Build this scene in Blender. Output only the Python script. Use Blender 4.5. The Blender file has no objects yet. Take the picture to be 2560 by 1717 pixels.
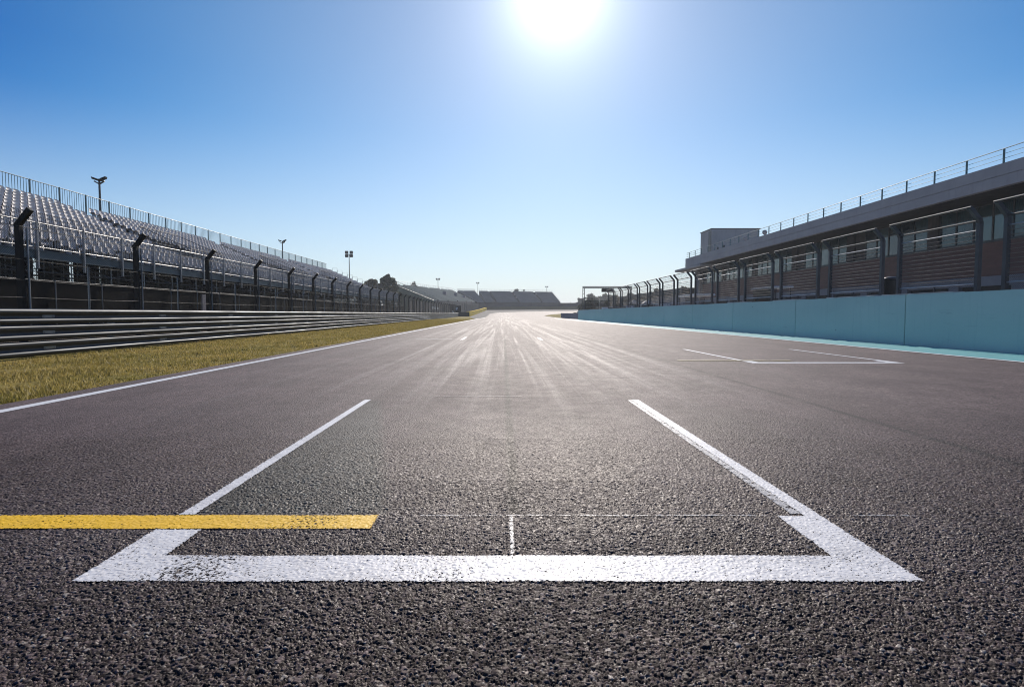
import bpy, bmesh, math, random
import numpy as np
from mathutils import Vector

random.seed(7)
rng = np.random.default_rng(11)
R = math.radians
SC = bpy.context.scene
COL = SC.collection

# ------------------------------------------------------------------ ground shape
def g(y):
    """height of the ground: level straight, then a gentle climb to the far bend"""
    if y < 100: return 0.0
    y = min(y, 320.0)
    return 0.00009 * (y - 100.0) ** 2

# ------------------------------------------------------------------ material helpers
def new_mat(name):
    m = bpy.data.materials.new(name); m.use_nodes = True
    nt = m.node_tree
    for n in list(nt.nodes): nt.nodes.remove(n)
    out = nt.nodes.new('ShaderNodeOutputMaterial')
    b = nt.nodes.new('ShaderNodeBsdfPrincipled')
    nt.links.new(b.outputs[0], out.inputs[0])
    return m, nt, b, out

def N(nt, typ, **kw):
    n = nt.nodes.new(typ)
    for k, v in kw.items():
        if k.startswith('i_'):
            key = k[2:]
            n.inputs[int(key) if key.isdigit() else key].default_value = v
        else: setattr(n, k, v)
    return n

def math_n(nt, op, a, b=None, c=None, clamp=False):
    n = nt.nodes.new('ShaderNodeMath'); n.operation = op; n.use_clamp = clamp
    for i, v in enumerate((a, b, c)):
        if v is None: continue
        if isinstance(v, (int, float)): n.inputs[i].default_value = v
        else: nt.links.new(v, n.inputs[i])
    return n.outputs[0]

def mixc(nt, fac, a, b, mode='MIX'):
    n = nt.nodes.new('ShaderNodeMix'); n.data_type = 'RGBA'; n.blend_type = mode
    for s, v in ((n.inputs[0], fac), (n.inputs[6], a), (n.inputs[7], b)):
        if isinstance(v, (int, float)): s.default_value = v
        elif isinstance(v, (tuple, list)): s.default_value = (*v, 1.0) if len(v) == 3 else v
        else: nt.links.new(v, s)
    return n.outputs[2]

def ramp(nt, fac, p0, p1, v0=0.0, v1=1.0):
    n = nt.nodes.new('ShaderNodeMapRange'); n.clamp = True
    nt.links.new(fac, n.inputs[0])
    n.inputs[1].default_value = p0; n.inputs[2].default_value = p1
    n.inputs[3].default_value = v0; n.inputs[4].default_value = v1
    return n.outputs[0]

def noise(nt, vec, scale, detail=3, rough=0.55, dist=0.0):
    n = nt.nodes.new('ShaderNodeTexNoise')
    n.inputs['Scale'].default_value = scale; n.inputs['Detail'].default_value = detail
    n.inputs['Roughness'].default_value = rough; n.inputs['Distortion'].default_value = dist
    if vec is not None: nt.links.new(vec, n.inputs['Vector'])
    return n.outputs[0]

def pos(nt, scale=None):
    geo = nt.nodes.new('ShaderNodeNewGeometry')
    if scale is None: return geo.outputs['Position']
    mp = nt.nodes.new('ShaderNodeMapping'); mp.inputs['Scale'].default_value = scale
    nt.links.new(geo.outputs['Position'], mp.inputs['Vector'])
    return mp.outputs[0]

def mat(name, col, rough=0.6, metal=0.0, var=0.25, scale=1.5, bump=0.0, bscale=40, spec=0.5, stretch=(1, 1, 1), stain=None):
    m, nt, b, out = new_mat(name)
    p = pos(nt, stretch)
    n1 = noise(nt, p, scale, 5, 0.6)
    dark = tuple(c * (1 - var) for c in col); light = tuple(min(1, c * (1 + var)) for c in col)
    c = mixc(nt, ramp(nt, n1, 0.3, 0.7), dark, light)
    if stain:
        n2 = noise(nt, pos(nt, (1.2, 1.2, 0.25)), 3.0, 6, 0.65)
        c = mixc(nt, ramp(nt, n2, 0.52, 0.72, 0, 0.55), c, stain)
    nt.links.new(c, b.inputs['Base Color'])
    nr = noise(nt, p, scale * 3.1, 3)
    nt.links.new(ramp(nt, nr, 0.3, 0.7, max(0.03, rough - 0.1), min(1, rough + 0.1)), b.inputs['Roughness'])
    b.inputs['Metallic'].default_value = metal
    b.inputs['Specular IOR Level'].default_value = spec
    if bump:
        bn = N(nt, 'ShaderNodeBump'); bn.inputs['Strength'].default_value = bump; bn.inputs['Distance'].default_value = 0.02
        nt.links.new(noise(nt, p, bscale, 4), bn.inputs['Height']); nt.links.new(bn.outputs[0], b.inputs['Normal'])
    return m

# ------------------------------------------------------------------ object helpers
def tag(o, label=None, cat=None, group=None, kind=None):
    if label: o['label'] = label
    if cat: o['category'] = cat
    if group: o['group'] = group
    if kind: o['kind'] = kind
    return o

def empty(name, loc=(0, 0, 0), label=None, cat=None, group=None):
    o = bpy.data.objects.new(name, None); COL.objects.link(o); o.location = loc
    o.empty_display_size = 0.3
    return tag(o, label, cat, group)

def wloc(o):
    v = Vector((0, 0, 0))
    while o is not None:
        v += o.location; o = o.parent
    return v

class MB:
    """collects faces for one mesh"""
    def __init__(s): s.v = []; s.f = []; s.mi = []; s.cur = 0
    def face(s, pts):
        n = len(s.v); s.v.extend([tuple(p) for p in pts]); s.f.append(tuple(range(n, n + len(pts)))); s.mi.append(s.cur)
    def box(s, x0, x1, y0, y1, z0, z1):
        n = len(s.v)
        s.v += [(x, y, z) for z in (z0, z1) for y in (y0, y1) for x in (x0, x1)]
        for q in ((0, 2, 3, 1), (4, 5, 7, 6), (0, 1, 5, 4), (2, 6, 7, 3), (0, 4, 6, 2), (1, 3, 7, 5)):
            s.f.append(tuple(n + i for i in q)); s.mi.append(s.cur)
    def bbox(s, x0, x1, y0, y1, z0, z1, b=0.02):
        """box with chamfered edges"""
        bm = bmesh.new(); bmesh.ops.create_cube(bm, size=1)
        for v in bm.verts:
            v.co = Vector(((x0 + x1) / 2 + v.co.x * (x1 - x0), (y0 + y1) / 2 + v.co.y * (y1 - y0), (z0 + z1) / 2 + v.co.z * (z1 - z0)))
        bmesh.ops.bevel(bm, geom=list(bm.edges), offset=b, segments=2, affect='EDGES')
        n = len(s.v); bm.verts.index_update()
        s.v += [tuple(v.co) for v in bm.verts]
        for f in bm.faces: s.f.append(tuple(n + v.index for v in f.verts)); s.mi.append(s.cur)
        bm.free()
    def bar(s, p0, p1, w, d, up=(0, 0, 1)):
        """rectangular bar from p0 to p1"""
        p0 = Vector(p0); p1 = Vector(p1); t = (p1 - p0).normalized(); up = Vector(up)
        a = t.cross(up)
        if a.length < 1e-4: a = t.cross(Vector((0, 1, 0)))
        a.normalize(); b = a.cross(t).normalized()
        n = len(s.v)
        for p in (p0, p1):
            for sa, sb in ((-1, -1), (1, -1), (1, 1), (-1, 1)):
                s.v.append(tuple(p + a * (sa * w / 2) + b * (sb * d / 2)))
        for q in ((0, 1, 2, 3), (7, 6, 5, 4), (0, 4, 5, 1), (1, 5, 6, 2), (2, 6, 7, 3), (3, 7, 4, 0)):
            s.f.append(tuple(n + i for i in q)); s.mi.append(s.cur)
    def tube(s, pts, r, k=6, r1=None):
        pts = [Vector(p) for p in pts]; m = len(pts); n = len(s.v)
        for i, p in enumerate(pts):
            t = (pts[min(i + 1, m - 1)] - pts[max(i - 1, 0)]).normalized()
            ref = Vector((0, 0, 1)) if abs(t.z) < 0.9 else Vector((0, 1, 0))
            a = t.cross(ref).normalized(); b = a.cross(t)
            rr = r if r1 is None else r + (r1 - r) * i / (m - 1)
            for j in range(k):
                an = 2 * math.pi * j / k
                s.v.append(tuple(p + (a * math.cos(an) + b * math.sin(an)) * rr))
        for i in range(m - 1):
            for j in range(k):
                j2 = (j + 1) % k
                s.f.append((n + i * k + j, n + i * k + j2, n + (i + 1) * k + j2, n + (i + 1) * k + j)); s.mi.append(s.cur)
        s.f.append(tuple(n + j for j in range(k))); s.mi.append(s.cur)
        s.f.append(tuple(n + (m - 1) * k + j for j in reversed(range(k)))); s.mi.append(s.cur)
    def lathe(s, c, prof, k=16):
        n = len(s.v); m = len(prof)
        for r, z in prof:
            for j in range(k):
                an = 2 * math.pi * j / k
                s.v.append((c[0] + r * math.cos(an), c[1] + r * math.sin(an), c[2] + z))
        for i in range(m - 1):
            for j in range(k):
                j2 = (j + 1) % k
                s.f.append((n + i * k + j, n + i * k + j2, n + (i + 1) * k + j2, n + (i + 1) * k + j)); s.mi.append(s.cur)
        s.f.append(tuple(n + j for j in reversed(range(k)))); s.mi.append(s.cur)
        s.f.append(tuple(n + (m - 1) * k + j for j in range(k))); s.mi.append(s.cur)
    def extrude_profile(s, prof, path):
        """prof: list of (inward offset, z); path: list of (x, y, z, nx, ny)"""
        n = len(s.v); k = len(prof)
        for (x, y, z, nx, ny) in path:
            for (o, h) in prof: s.v.append((x + nx * o, y + ny * o, z + h))
        for i in range(len(path) - 1):
            for j in range(k - 1):
                s.f.append((n + i * k + j, n + (i + 1) * k + j, n + (i + 1) * k + j + 1, n + i * k + j + 1)); s.mi.append(s.cur)
    def build(s, name, mats, parent=None, smooth=False):
        o0 = wloc(parent) if parent is not None else Vector((0, 0, 0))
        me = bpy.data.meshes.new(name)
        me.from_pydata([(x - o0.x, y - o0.y, z - o0.z) for x, y, z in s.v], [], s.f)
        ml = mats if isinstance(mats, (list, tuple)) else [mats]
        for m in ml: me.materials.append(m)
        if len(ml) > 1: me.polygons.foreach_set('material_index', s.mi)
        if smooth: me.polygons.foreach_set('use_smooth', [True] * len(s.f))
        me.update()
        o = bpy.data.objects.new(name, me); COL.objects.link(o)
        if parent is not None: o.parent = parent
        return o

def copy_tree(o, parent=None):
    c = o.copy(); COL.objects.link(c)
    if parent is not None: c.parent = parent
    for ch in list(o.children): copy_tree(ch, c)
    return c

ORD = ['first', 'second', 'third', 'fourth', 'fifth', 'sixth', 'seventh', 'eighth', 'ninth', 'tenth', 'eleventh', 'twelfth', 'thirteenth',
       'fourteenth', 'fifteenth', 'sixteenth', 'seventeenth', 'eighteenth', 'nineteenth', 'twentieth', 'twenty-first', 'twenty-second',
       'twenty-third', 'twenty-fourth', 'twenty-fifth', 'twenty-sixth']

def poly_sheet(poly, dz, rows=4.0, zf=g):
    """a ground sheet filling a polygon, following the climb of the ground"""
    ys = sorted({round(p[1], 4) for p in poly})
    y0, y1 = ys[0], ys[-1]
    k = y0
    allr = set(ys)
    while k < y1:
        k += rows; allr.add(round(min(k, y1), 4))
    allr = sorted(allr)
    def cross(y):
        xs = []
        for i in range(len(poly)):
            (xa, ya), (xb, yb) = poly[i], poly[(i + 1) % len(poly)]
            if (ya <= y < yb) or (yb <= y < ya): xs.append((i, ya, yb, xa, xb))
        return xs
    mb = MB()
    for a, b in zip(allr[:-1], allr[1:]):
        if b - a < 1e-3: continue
        segs = cross((a + b) / 2)
        ev = lambda s, y: s[3] + (s[4] - s[3]) * (y - s[1]) / (s[2] - s[1])
        segs.sort(key=lambda s: ev(s, (a + b) / 2))
        for l, r in zip(segs[0::2], segs[1::2]):
            mb.face([(ev(l, a), a, zf(a) + dz), (ev(r, a), a, zf(a) + dz), (ev(r, b), b, zf(b) + dz), (ev(l, b), b, zf(b) + dz)])
    return mb

# ------------------------------------------------------------------ materials
M = {}
M['steel'] = mat('galvanised_steel', (0.30, 0.31, 0.32), 0.42, 0.75, 0.2, 2.0)
M['rail_steel'] = mat('guardrail_steel', (0.075, 0.08, 0.086), 0.55, 0.5, 0.18, 1.1, stretch=(1, 0.25, 1))
M['dark_steel'] = mat('dark_painted_steel', (0.009, 0.009, 0.010), 0.6, 0.0, 0.3, 4, spec=0.25)
M['grey_steel'] = mat('grey_painted_steel', (0.068, 0.064, 0.063), 0.5, 0.1, 0.2, 3)
M['teal_steel'] = mat('green_grey_painted_steel', (0.03, 0.115, 0.125), 0.5, 0.0, 0.2, 3)
M['cable'] = mat('dull_wire_rope', (0.10, 0.10, 0.10), 0.65, 0.4, 0.2, 4)
M['tan_wire'] = mat('weathered_wire_rope', (0.20, 0.165, 0.135), 0.6, 0.35, 0.2, 4)
M['bright_tube'] = mat('zinc_tube', (0.36, 0.36, 0.36), 0.5, 0.35, 0.15, 2)
M['seat'] = mat('seat_plastic', (0.64, 0.59, 0.55), 0.42, 0.0, 0.22, 1.2)
M['tread'] = mat('tier_aluminium', (0.045, 0.043, 0.046), 0.65, 0.1, 0.3, 2)
M['beam'] = mat('stand_beam_paint', (0.10, 0.13, 0.14), 0.5, 0.1, 0.2, 1.2)
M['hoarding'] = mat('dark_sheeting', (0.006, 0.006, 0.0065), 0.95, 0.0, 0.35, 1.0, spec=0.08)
M['far_hoarding'] = mat('grey_sheeting', (0.035, 0.038, 0.043), 0.8, 0.0, 0.3, 0.4)
def wall_paint():
    m, nt, b, out = new_mat('turquoise_paint'); P = pos(nt)
    c = mixc(nt, ramp(nt, noise(nt, pos(nt, (1, .22, .7)), .8, 5, .6), .3, .7), (0.46, 0.62, 0.57), (0.56, 0.70, 0.64))
    c = mixc(nt, ramp(nt, noise(nt, pos(nt, (1, 3.2, .16)), 3.0, 5, .7), .55, .78, 0, .35), c, (0.27, 0.44, 0.43))
    c = mixc(nt, ramp(nt, noise(nt, pos(nt, (1, .35, 2.4)), 2.2, 6, .75), .62, .74, 0, .35), c, (0.17, 0.25, 0.26))
    v = N(nt, 'ShaderNodeTexVoronoi'); v.inputs['Scale'].default_value = 1.6; nt.links.new(P, v.inputs['Vector'])
    wob = math_n(nt, 'ADD', v.outputs['Distance'], math_n(nt, 'MULTIPLY', noise(nt, P, 40, 3), .05))
    c = mixc(nt, ramp(nt, wob, .05, .075, .8, 0), c, (0.05, 0.055, 0.055))
    nt.links.new(c, b.inputs['Base Color']); b.inputs['Roughness'].default_value = .55; b.inputs['Specular IOR Level'].default_value = .35
    bn = N(nt, 'ShaderNodeBump'); bn.inputs['Strength'].default_value = .15; bn.inputs['Distance'].default_value = .02
    nt.links.new(noise(nt, P, 12, 5), bn.inputs['Height']); nt.links.new(bn.outputs[0], b.inputs['Normal'])
    return m
M['wall_teal'] = wall_paint()
M['wall_top'] = mat('sunlit_cap_tint', (0.62, 0.60, 0.56), 0.6, 0, 0.25, 3, bump=0.2)  # whiter than the wall: sunlight on its top edge put into the colour
M['strip_teal'] = mat('turquoise_ground_paint', (0.11, 0.40, 0.42), 0.7, 0.0, 0.14, 3.0, bump=0.4, bscale=90, stain=(0.09, 0.26, 0.28))
M['concrete'] = mat('grey_concrete', (0.30, 0.265, 0.265), 0.8, 0, 0.2, 1.2, bump=0.2, bscale=20, stain=(0.14, 0.13, 0.13))
M['fascia'] = mat('fascia_concrete', (0.33, 0.31, 0.31), 0.7, 0, 0.12, 0.35, bump=0.1, bscale=8, stain=(0.25, 0.235, 0.235))
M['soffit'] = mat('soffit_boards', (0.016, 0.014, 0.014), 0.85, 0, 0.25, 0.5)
M['cladding'] = mat('red_brown_cladding', (0.125, 0.050, 0.037), 0.65, 0, 0.2, 0.8, stretch=(1, 1, 4))
M['pier'] = mat('brown_pier', (0.05, 0.035, 0.03), 0.7, 0, 0.2, 1.0)
M['garage_wall'] = mat('garage_wall_render', (0.22, 0.21, 0.22), 0.75, 0, 0.14, 0.8)
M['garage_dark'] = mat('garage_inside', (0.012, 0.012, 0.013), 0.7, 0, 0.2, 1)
M['shutter'] = mat('garage_shutter', (0.17, 0.17, 0.18), 0.55, 0.2, 0.15, 1.0)
M['glass'] = mat('teal_window_glass', (0.018, 0.058, 0.066), 0.06, 0.25, 0.5, 0.45, spec=0.9)
M['blind'] = mat('pale_blind_behind_glass', (0.05, 0.095, 0.105), 0.12, 0.1, 0.3, 0.6, spec=0.8)
M['glass_dark'] = mat('dark_window_glass', (0.012, 0.03, 0.035), 0.05, 0.2, 0.4, 0.5, spec=0.9)
M['mullion'] = mat('window_frame_metal', (0.03, 0.034, 0.036), 0.5, 0.2, 0.1, 2)
M['tower'] = mat('tower_render', (0.36, 0.35, 0.34), 0.8, 0, 0.1, 0.4, stain=(0.2, 0.2, 0.2))
M['white'] = mat('white_painted', (0.75, 0.75, 0.73), 0.5, 0, 0.08, 2)
M['tent'] = mat('white_canvas', (0.40, 0.40, 0.39), 0.7, 0, 0.1, 1.0)
M['black_cloth'] = mat('black_cloth', (0.012, 0.012, 0.013), 0.8, 0, 0.3, 2)
M['plastic_dark'] = mat('dark_plastic', (0.02, 0.022, 0.02), 0.4, 0, 0.2, 3)
M['brown_board'] = mat('brown_board', (0.10, 0.075, 0.05), 0.5, 0, 0.2, 3)
M['yellow_barrier'] = mat('yellow_barrier_cover', (0.85, 0.56, 0.03), 0.9, 0, 0.22, 0.2, spec=0.08, stain=(0.25, 0.22, 0.06))
M['tyre'] = mat('tyre_rubber_stack', (0.032, 0.028, 0.022), 0.8, 0, 0.4, 1.5)
M['olive_barrier'] = mat('dark_olive_barrier', (0.10, 0.085, 0.022), 0.7, 0, 0.45, 0.12)
M['bark'] = mat('bark', (0.07, 0.05, 0.035), 0.9, 0, 0.3, 8, bump=0.4, bscale=20)
M['far_tier'] = mat('far_seat_rows_green_grey', (0.26, 0.265, 0.23), 0.6, 0, 0.18, 0.25)
M['far_tier_blue'] = mat('far_seat_rows_blue_grey', (0.13, 0.135, 0.15), 0.6, 0, 0.18, 0.25)
M['far_aisle'] = mat('far_aisle_dark', (0.02, 0.022, 0.025), 0.7, 0, 0.2, 0.5)
M['beige'] = mat('beige_end_wall', (0.30, 0.27, 0.17), 0.8, 0, 0.2, 0.4, stain=(0.14, 0.13, 0.08))
M['stone_grey'] = mat('pit_lane_concrete', (0.26, 0.25, 0.24), 0.8, 0, 0.2, 0.6, bump=0.2)
M['roof_dark'] = mat('dark_roof', (0.03, 0.036, 0.038), 0.7, 0, 0.2, 0.6)

def leaf_mat(name, c0, c1):
    m, nt, b, out = new_mat(name)
    n1 = noise(nt, pos(nt), 1.1, 3)
    oi = N(nt, 'ShaderNodeNewGeometry')
    c = mixc(nt, ramp(nt, n1, 0.35, 0.65), c0, c1)
    c = mixc(nt, math_n(nt, 'MULTIPLY', oi.outputs['Random Per Island'], 0.6), c, tuple(x * 1.7 for x in c1))
    nt.links.new(c, b.inputs['Base Color']); b.inputs['Roughness'].default_value = 0.55
    tr = N(nt, 'ShaderNodeBsdfTranslucent'); nt.links.new(c, tr.inputs['Color'])
    mx = N(nt, 'ShaderNodeMixShader'); mx.inputs[0].default_value = 0.3
    nt.links.new(b.outputs[0], mx.inputs[1]); nt.links.new(tr.outputs[0], mx.inputs[2]); nt.links.new(mx.outputs[0], out.inputs[0])
    return m
M['leaf'] = leaf_mat('pine_foliage', (0.020, 0.032, 0.016), (0.045, 0.062, 0.026))
M['leaf_far'] = leaf_mat('far_foliage', (0.030, 0.045, 0.025), (0.055, 0.072, 0.038))
M['leaf_olive'] = leaf_mat('olive_foliage', (0.045, 0.050, 0.022), (0.085, 0.080, 0.035))

def wire_mat(name, pitch, wire, col):
    """diamond wire mesh: real holes between the wires"""
    m, nt, b, out = new_mat(name)
    b.inputs['Base Color'].default_value = (*col, 1); b.inputs['Metallic'].default_value = 0.0; b.inputs['Roughness'].default_value = 1.0; b.inputs['Specular IOR Level'].default_value = 0.1
    sep = N(nt, 'ShaderNodeSeparateXYZ'); nt.links.new(pos(nt), sep.inputs[0])
    u = math_n(nt, 'ADD', sep.outputs[1], sep.outputs[2]); v = math_n(nt, 'SUBTRACT', sep.outputs[1], sep.outputs[2])
    def line(x):
        t = math_n(nt, 'DIVIDE', x, pitch); t = math_n(nt, 'FRACT', t)
        return math_n(nt, 'LESS_THAN', t, wire / pitch)
    k = math_n(nt, 'MAXIMUM', line(u), line(v))
    tr = N(nt, 'ShaderNodeBsdfTransparent')
    mx = N(nt, 'ShaderNodeMixShader'); nt.links.new(k, mx.inputs[0])
    nt.links.new(tr.outputs[0], mx.inputs[1]); nt.links.new(b.outputs[0], mx.inputs[2]); nt.links.new(mx.outputs[0], out.inputs[0])
    return m
M['wire'] = wire_mat('chain_link_wire', 0.055, 0.0078, (0.012, 0.012, 0.012))
M['wire_dark'] = wire_mat('dark_chain_link_wire', 0.05, 0.006, (0.05, 0.052, 0.056))

# asphalt -----------------------------------------------------------
def asphalt_mat():
    m, nt, b, out = new_mat('asphalt')
    P = pos(nt)
    at = lambda n: N(nt, 'ShaderNodeAttribute', attribute_name=n).outputs['Fac']
    near, stone, cav = at('near'), at('stone'), at('cav')
    # broad tone: reddish binder, patches
    big = noise(nt, P, 0.35, 4, 0.6)
    mid = noise(nt, P, 4.0, 5, 0.7)
    base = mixc(nt, ramp(nt, big, 0.3, 0.7), (0.096, 0.066, 0.063), (0.122, 0.086, 0.084))
    base = mixc(nt, ramp(nt, mid, 0.25, 0.75, 0, 0.5), base, (0.140, 0.108, 0.106))
    # long tyre-polished streaks running down the straight
    st = noise(nt, pos(nt, (1.0, 0.014, 1.0)), 2.9, 4, 0.66, 1.1)
    sep = N(nt, 'ShaderNodeSeparateXYZ'); nt.links.new(P, sep.inputs[0])
    ax = math_n(nt, 'ABSOLUTE', sep.outputs[0])
    lane = ramp(nt, ax, 1.5, 4.8, 1, 0)
    dist = ramp(nt, sep.outputs[1], 3.0, 11.0)
    streak = math_n(nt, 'MULTIPLY', math_n(nt, 'MULTIPLY', ramp(nt, st, 0.46, 0.72), lane), dist)
    base = mixc(nt, math_n(nt, 'MULTIPLY', streak, 0.68), base, (0.25, 0.222, 0.216))
    # fine grain away from the camera
    gr = noise(nt, P, 55.0, 3, 0.8)
    vor = N(nt, 'ShaderNodeTexVoronoi'); vor.inputs['Scale'].default_value = 85.0; nt.links.new(P, vor.inputs['Vector'])
    wn = N(nt, 'ShaderNodeSeparateColor'); nt.links.new(vor.outputs['Color'], wn.inputs[0])
    far_s = math_n(nt, 'MULTIPLY', ramp(nt, wn.outputs[0], 0.0, 1.0, 0.40, 1.6), ramp(nt, noise(nt, P, 17.0, 4, 0.8), 0.32, 0.68, 0.78, 1.22))
    far_s = math_n(nt, 'MULTIPLY', far_s, ramp(nt, noise(nt, pos(nt, (1, 0.16, 1)), 34.0, 4, 0.75), 0.30, 0.70, 0.62, 1.38))
    far_c = mixc(nt, 1.0, base, N(nt, 'ShaderNodeCombineColor').outputs[0], 'MULTIPLY')
    cc = nt.nodes[-2] if False else None
    comb = N(nt, 'ShaderNodeCombineColor')
    for i in range(3): nt.links.new(far_s, comb.inputs[i])
    far_c = mixc(nt, 1.0, base, comb.outputs[0], 'MULTIPLY')
    far_c = mixc(nt, ramp(nt, gr, 0.62, 0.75, 0, 0.5), far_c, (0.15, 0.14, 0.14))
    # near: each stone its own tone, tarry gaps with the shade between stones painted in too
    tone = math_n(nt, 'ADD', 0.19, math_n(nt, 'MULTIPLY', math_n(nt, 'POWER', stone, 2.5), 1.55))
    comb2 = N(nt, 'ShaderNodeCombineColor')
    for i in range(3): nt.links.new(tone, comb2.inputs[i])
    near_c = mixc(nt, 1.0, base, comb2.outputs[0], 'MULTIPLY')
    near_c = mixc(nt, ramp(nt, stone, 0.90, 0.95, 0, 0.85), near_c, (0.30, 0.275, 0.24))
    near_c = mixc(nt, ramp(nt, cav, 0.15, 0.75, 0.0, 0.92), near_c, (0.008, 0.007, 0.007))
    polish_sheen = math_n(nt, 'MULTIPLY', math_n(nt, 'MULTIPLY', ramp(nt, ax, 1.0, 3.2, 1, 0), ramp(nt, sep.outputs[1], 1.6, 2.3)), ramp(nt, mid, .3, .7, .25, .6))  # lane centre paler: polish, with its sheen put into the colour
    near_c = mixc(nt, math_n(nt, 'MULTIPLY', polish_sheen, math_n(nt, 'SUBTRACT', 1.0, ramp(nt, cav, .1, .6))), near_c, (0.165, 0.145, 0.145))
    col = mixc(nt, near, far_c, near_c)
    tone2 = ramp(nt, noise(nt, pos(nt, (1, .6, 1)), 1.3, 5, .7), .35, .68, .66, 1.22)
    ct = N(nt, 'ShaderNodeCombineColor')
    for i in range(3): nt.links.new(tone2, ct.inputs[i])
    col = mixc(nt, 1.0, col, ct.outputs[0], 'MULTIPLY')
    wx = math_n(nt, 'ADD', math_n(nt, 'ADD', sep.outputs[0], math_n(nt, 'MULTIPLY', math_n(nt, 'SUBTRACT', sep.outputs[1], 2.48), .23)), math_n(nt, 'MULTIPLY', math_n(nt, 'SUBTRACT', noise(nt, P, 9, 4), .5), .10))
    wedge = math_n(nt, 'MULTIPLY', math_n(nt, 'MULTIPLY', ramp(nt, wx, -.56, -.48, 1, 0), ramp(nt, sep.outputs[0], -1.42, -1.37)), math_n(nt, 'MULTIPLY', ramp(nt, sep.outputs[1], 2.49, 2.52), ramp(nt, sep.outputs[1], 5.7, 5.9, 1, 0)))
    grn = mixc(nt, 1.0, col, (0.70, 0.95, 0.88), 'MULTIPLY')
    col = mixc(nt, math_n(nt, 'MULTIPLY', wedge, .85), col, grn)
    # joint between the two paving lanes and a second seam to the right
    wob = math_n(nt, 'MULTIPLY', math_n(nt, 'SUBTRACT', noise(nt, pos(nt, (0.2, 1, 1)), 1.7, 4), 0.5), 0.06)
    def seam(x0, w, y0, y1):
        d = math_n(nt, 'ABSOLUTE', math_n(nt, 'SUBTRACT', math_n(nt, 'ADD', sep.outputs[0], wob), x0))
        k = ramp(nt, d, w * 0.3, w, 1, 0)
        brk = ramp(nt, noise(nt, pos(nt, (0.1, 1, 1)), 3.0, 3), 0.30, 0.44)
        k = math_n(nt, 'MULTIPLY', k, brk)
        return math_n(nt, 'MULTIPLY', k, math_n(nt, 'MULTIPLY', math_n(nt, 'GREATER_THAN', sep.outputs[1], y0), math_n(nt, 'LESS_THAN', sep.outputs[1], y1)))
    s1 = seam(0.05, 0.046, 2.5, 22.0); s2 = seam(3.1, 0.06, -5, 60)
    col = mixc(nt, math_n(nt, 'MULTIPLY', s1, 0.92), col, (0.016, 0.015, 0.016))
    col = mixc(nt, math_n(nt, 'MULTIPLY', s2, 0.7), col, (0.022, 0.02, 0.02))
    nt.links.new(col, b.inputs['Base Color'])
    rg = ramp(nt, N(nt, 'ShaderNodeAttribute', attribute_name='gloss').outputs['Fac'], 0, 1, 0.50, 0.84)
    lane2 = math_n(nt, 'MULTIPLY', ramp(nt, ax, 1.0, 3.2, 1, 0), ramp(nt, sep.outputs[1], 1.6, 2.3))
    rg = math_n(nt, 'SUBTRACT', rg, math_n(nt, 'MULTIPLY', lane2, 0.06))
    rf = math_n(nt, 'SUBTRACT', ramp(nt, mid, 0.3, 0.7, 0.68, 0.775), math_n(nt, 'MULTIPLY', streak, 0.12))
    mr = N(nt, 'ShaderNodeMix'); nt.links.new(near, mr.inputs[0]); nt.links.new(rf, mr.inputs[2]); nt.links.new(rg, mr.inputs[3])
    nt.links.new(mr.outputs[0], b.inputs['Roughness'])
    b.inputs['Specular IOR Level'].default_value = 0.30; b.inputs['Specular Tint'].default_value = (1.0, 0.87, 0.82, 1)
    bn = N(nt, 'ShaderNodeBump'); bn.inputs['Distance'].default_value = 0.006
    nt.links.new(ramp(nt, near, 0, 1, 0.75, 0.15), bn.inputs['Strength'])
    hgt = math_n(nt, 'ADD', math_n(nt, 'MULTIPLY', vor.outputs['Distance'], -60.0 / 85 * 1.4), gr)
    nt.links.new(hgt, bn.inputs['Height']); nt.links.new(bn.outputs[0], b.inputs['Normal'])
    return m
M['asphalt'] = asphalt_mat()

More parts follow.
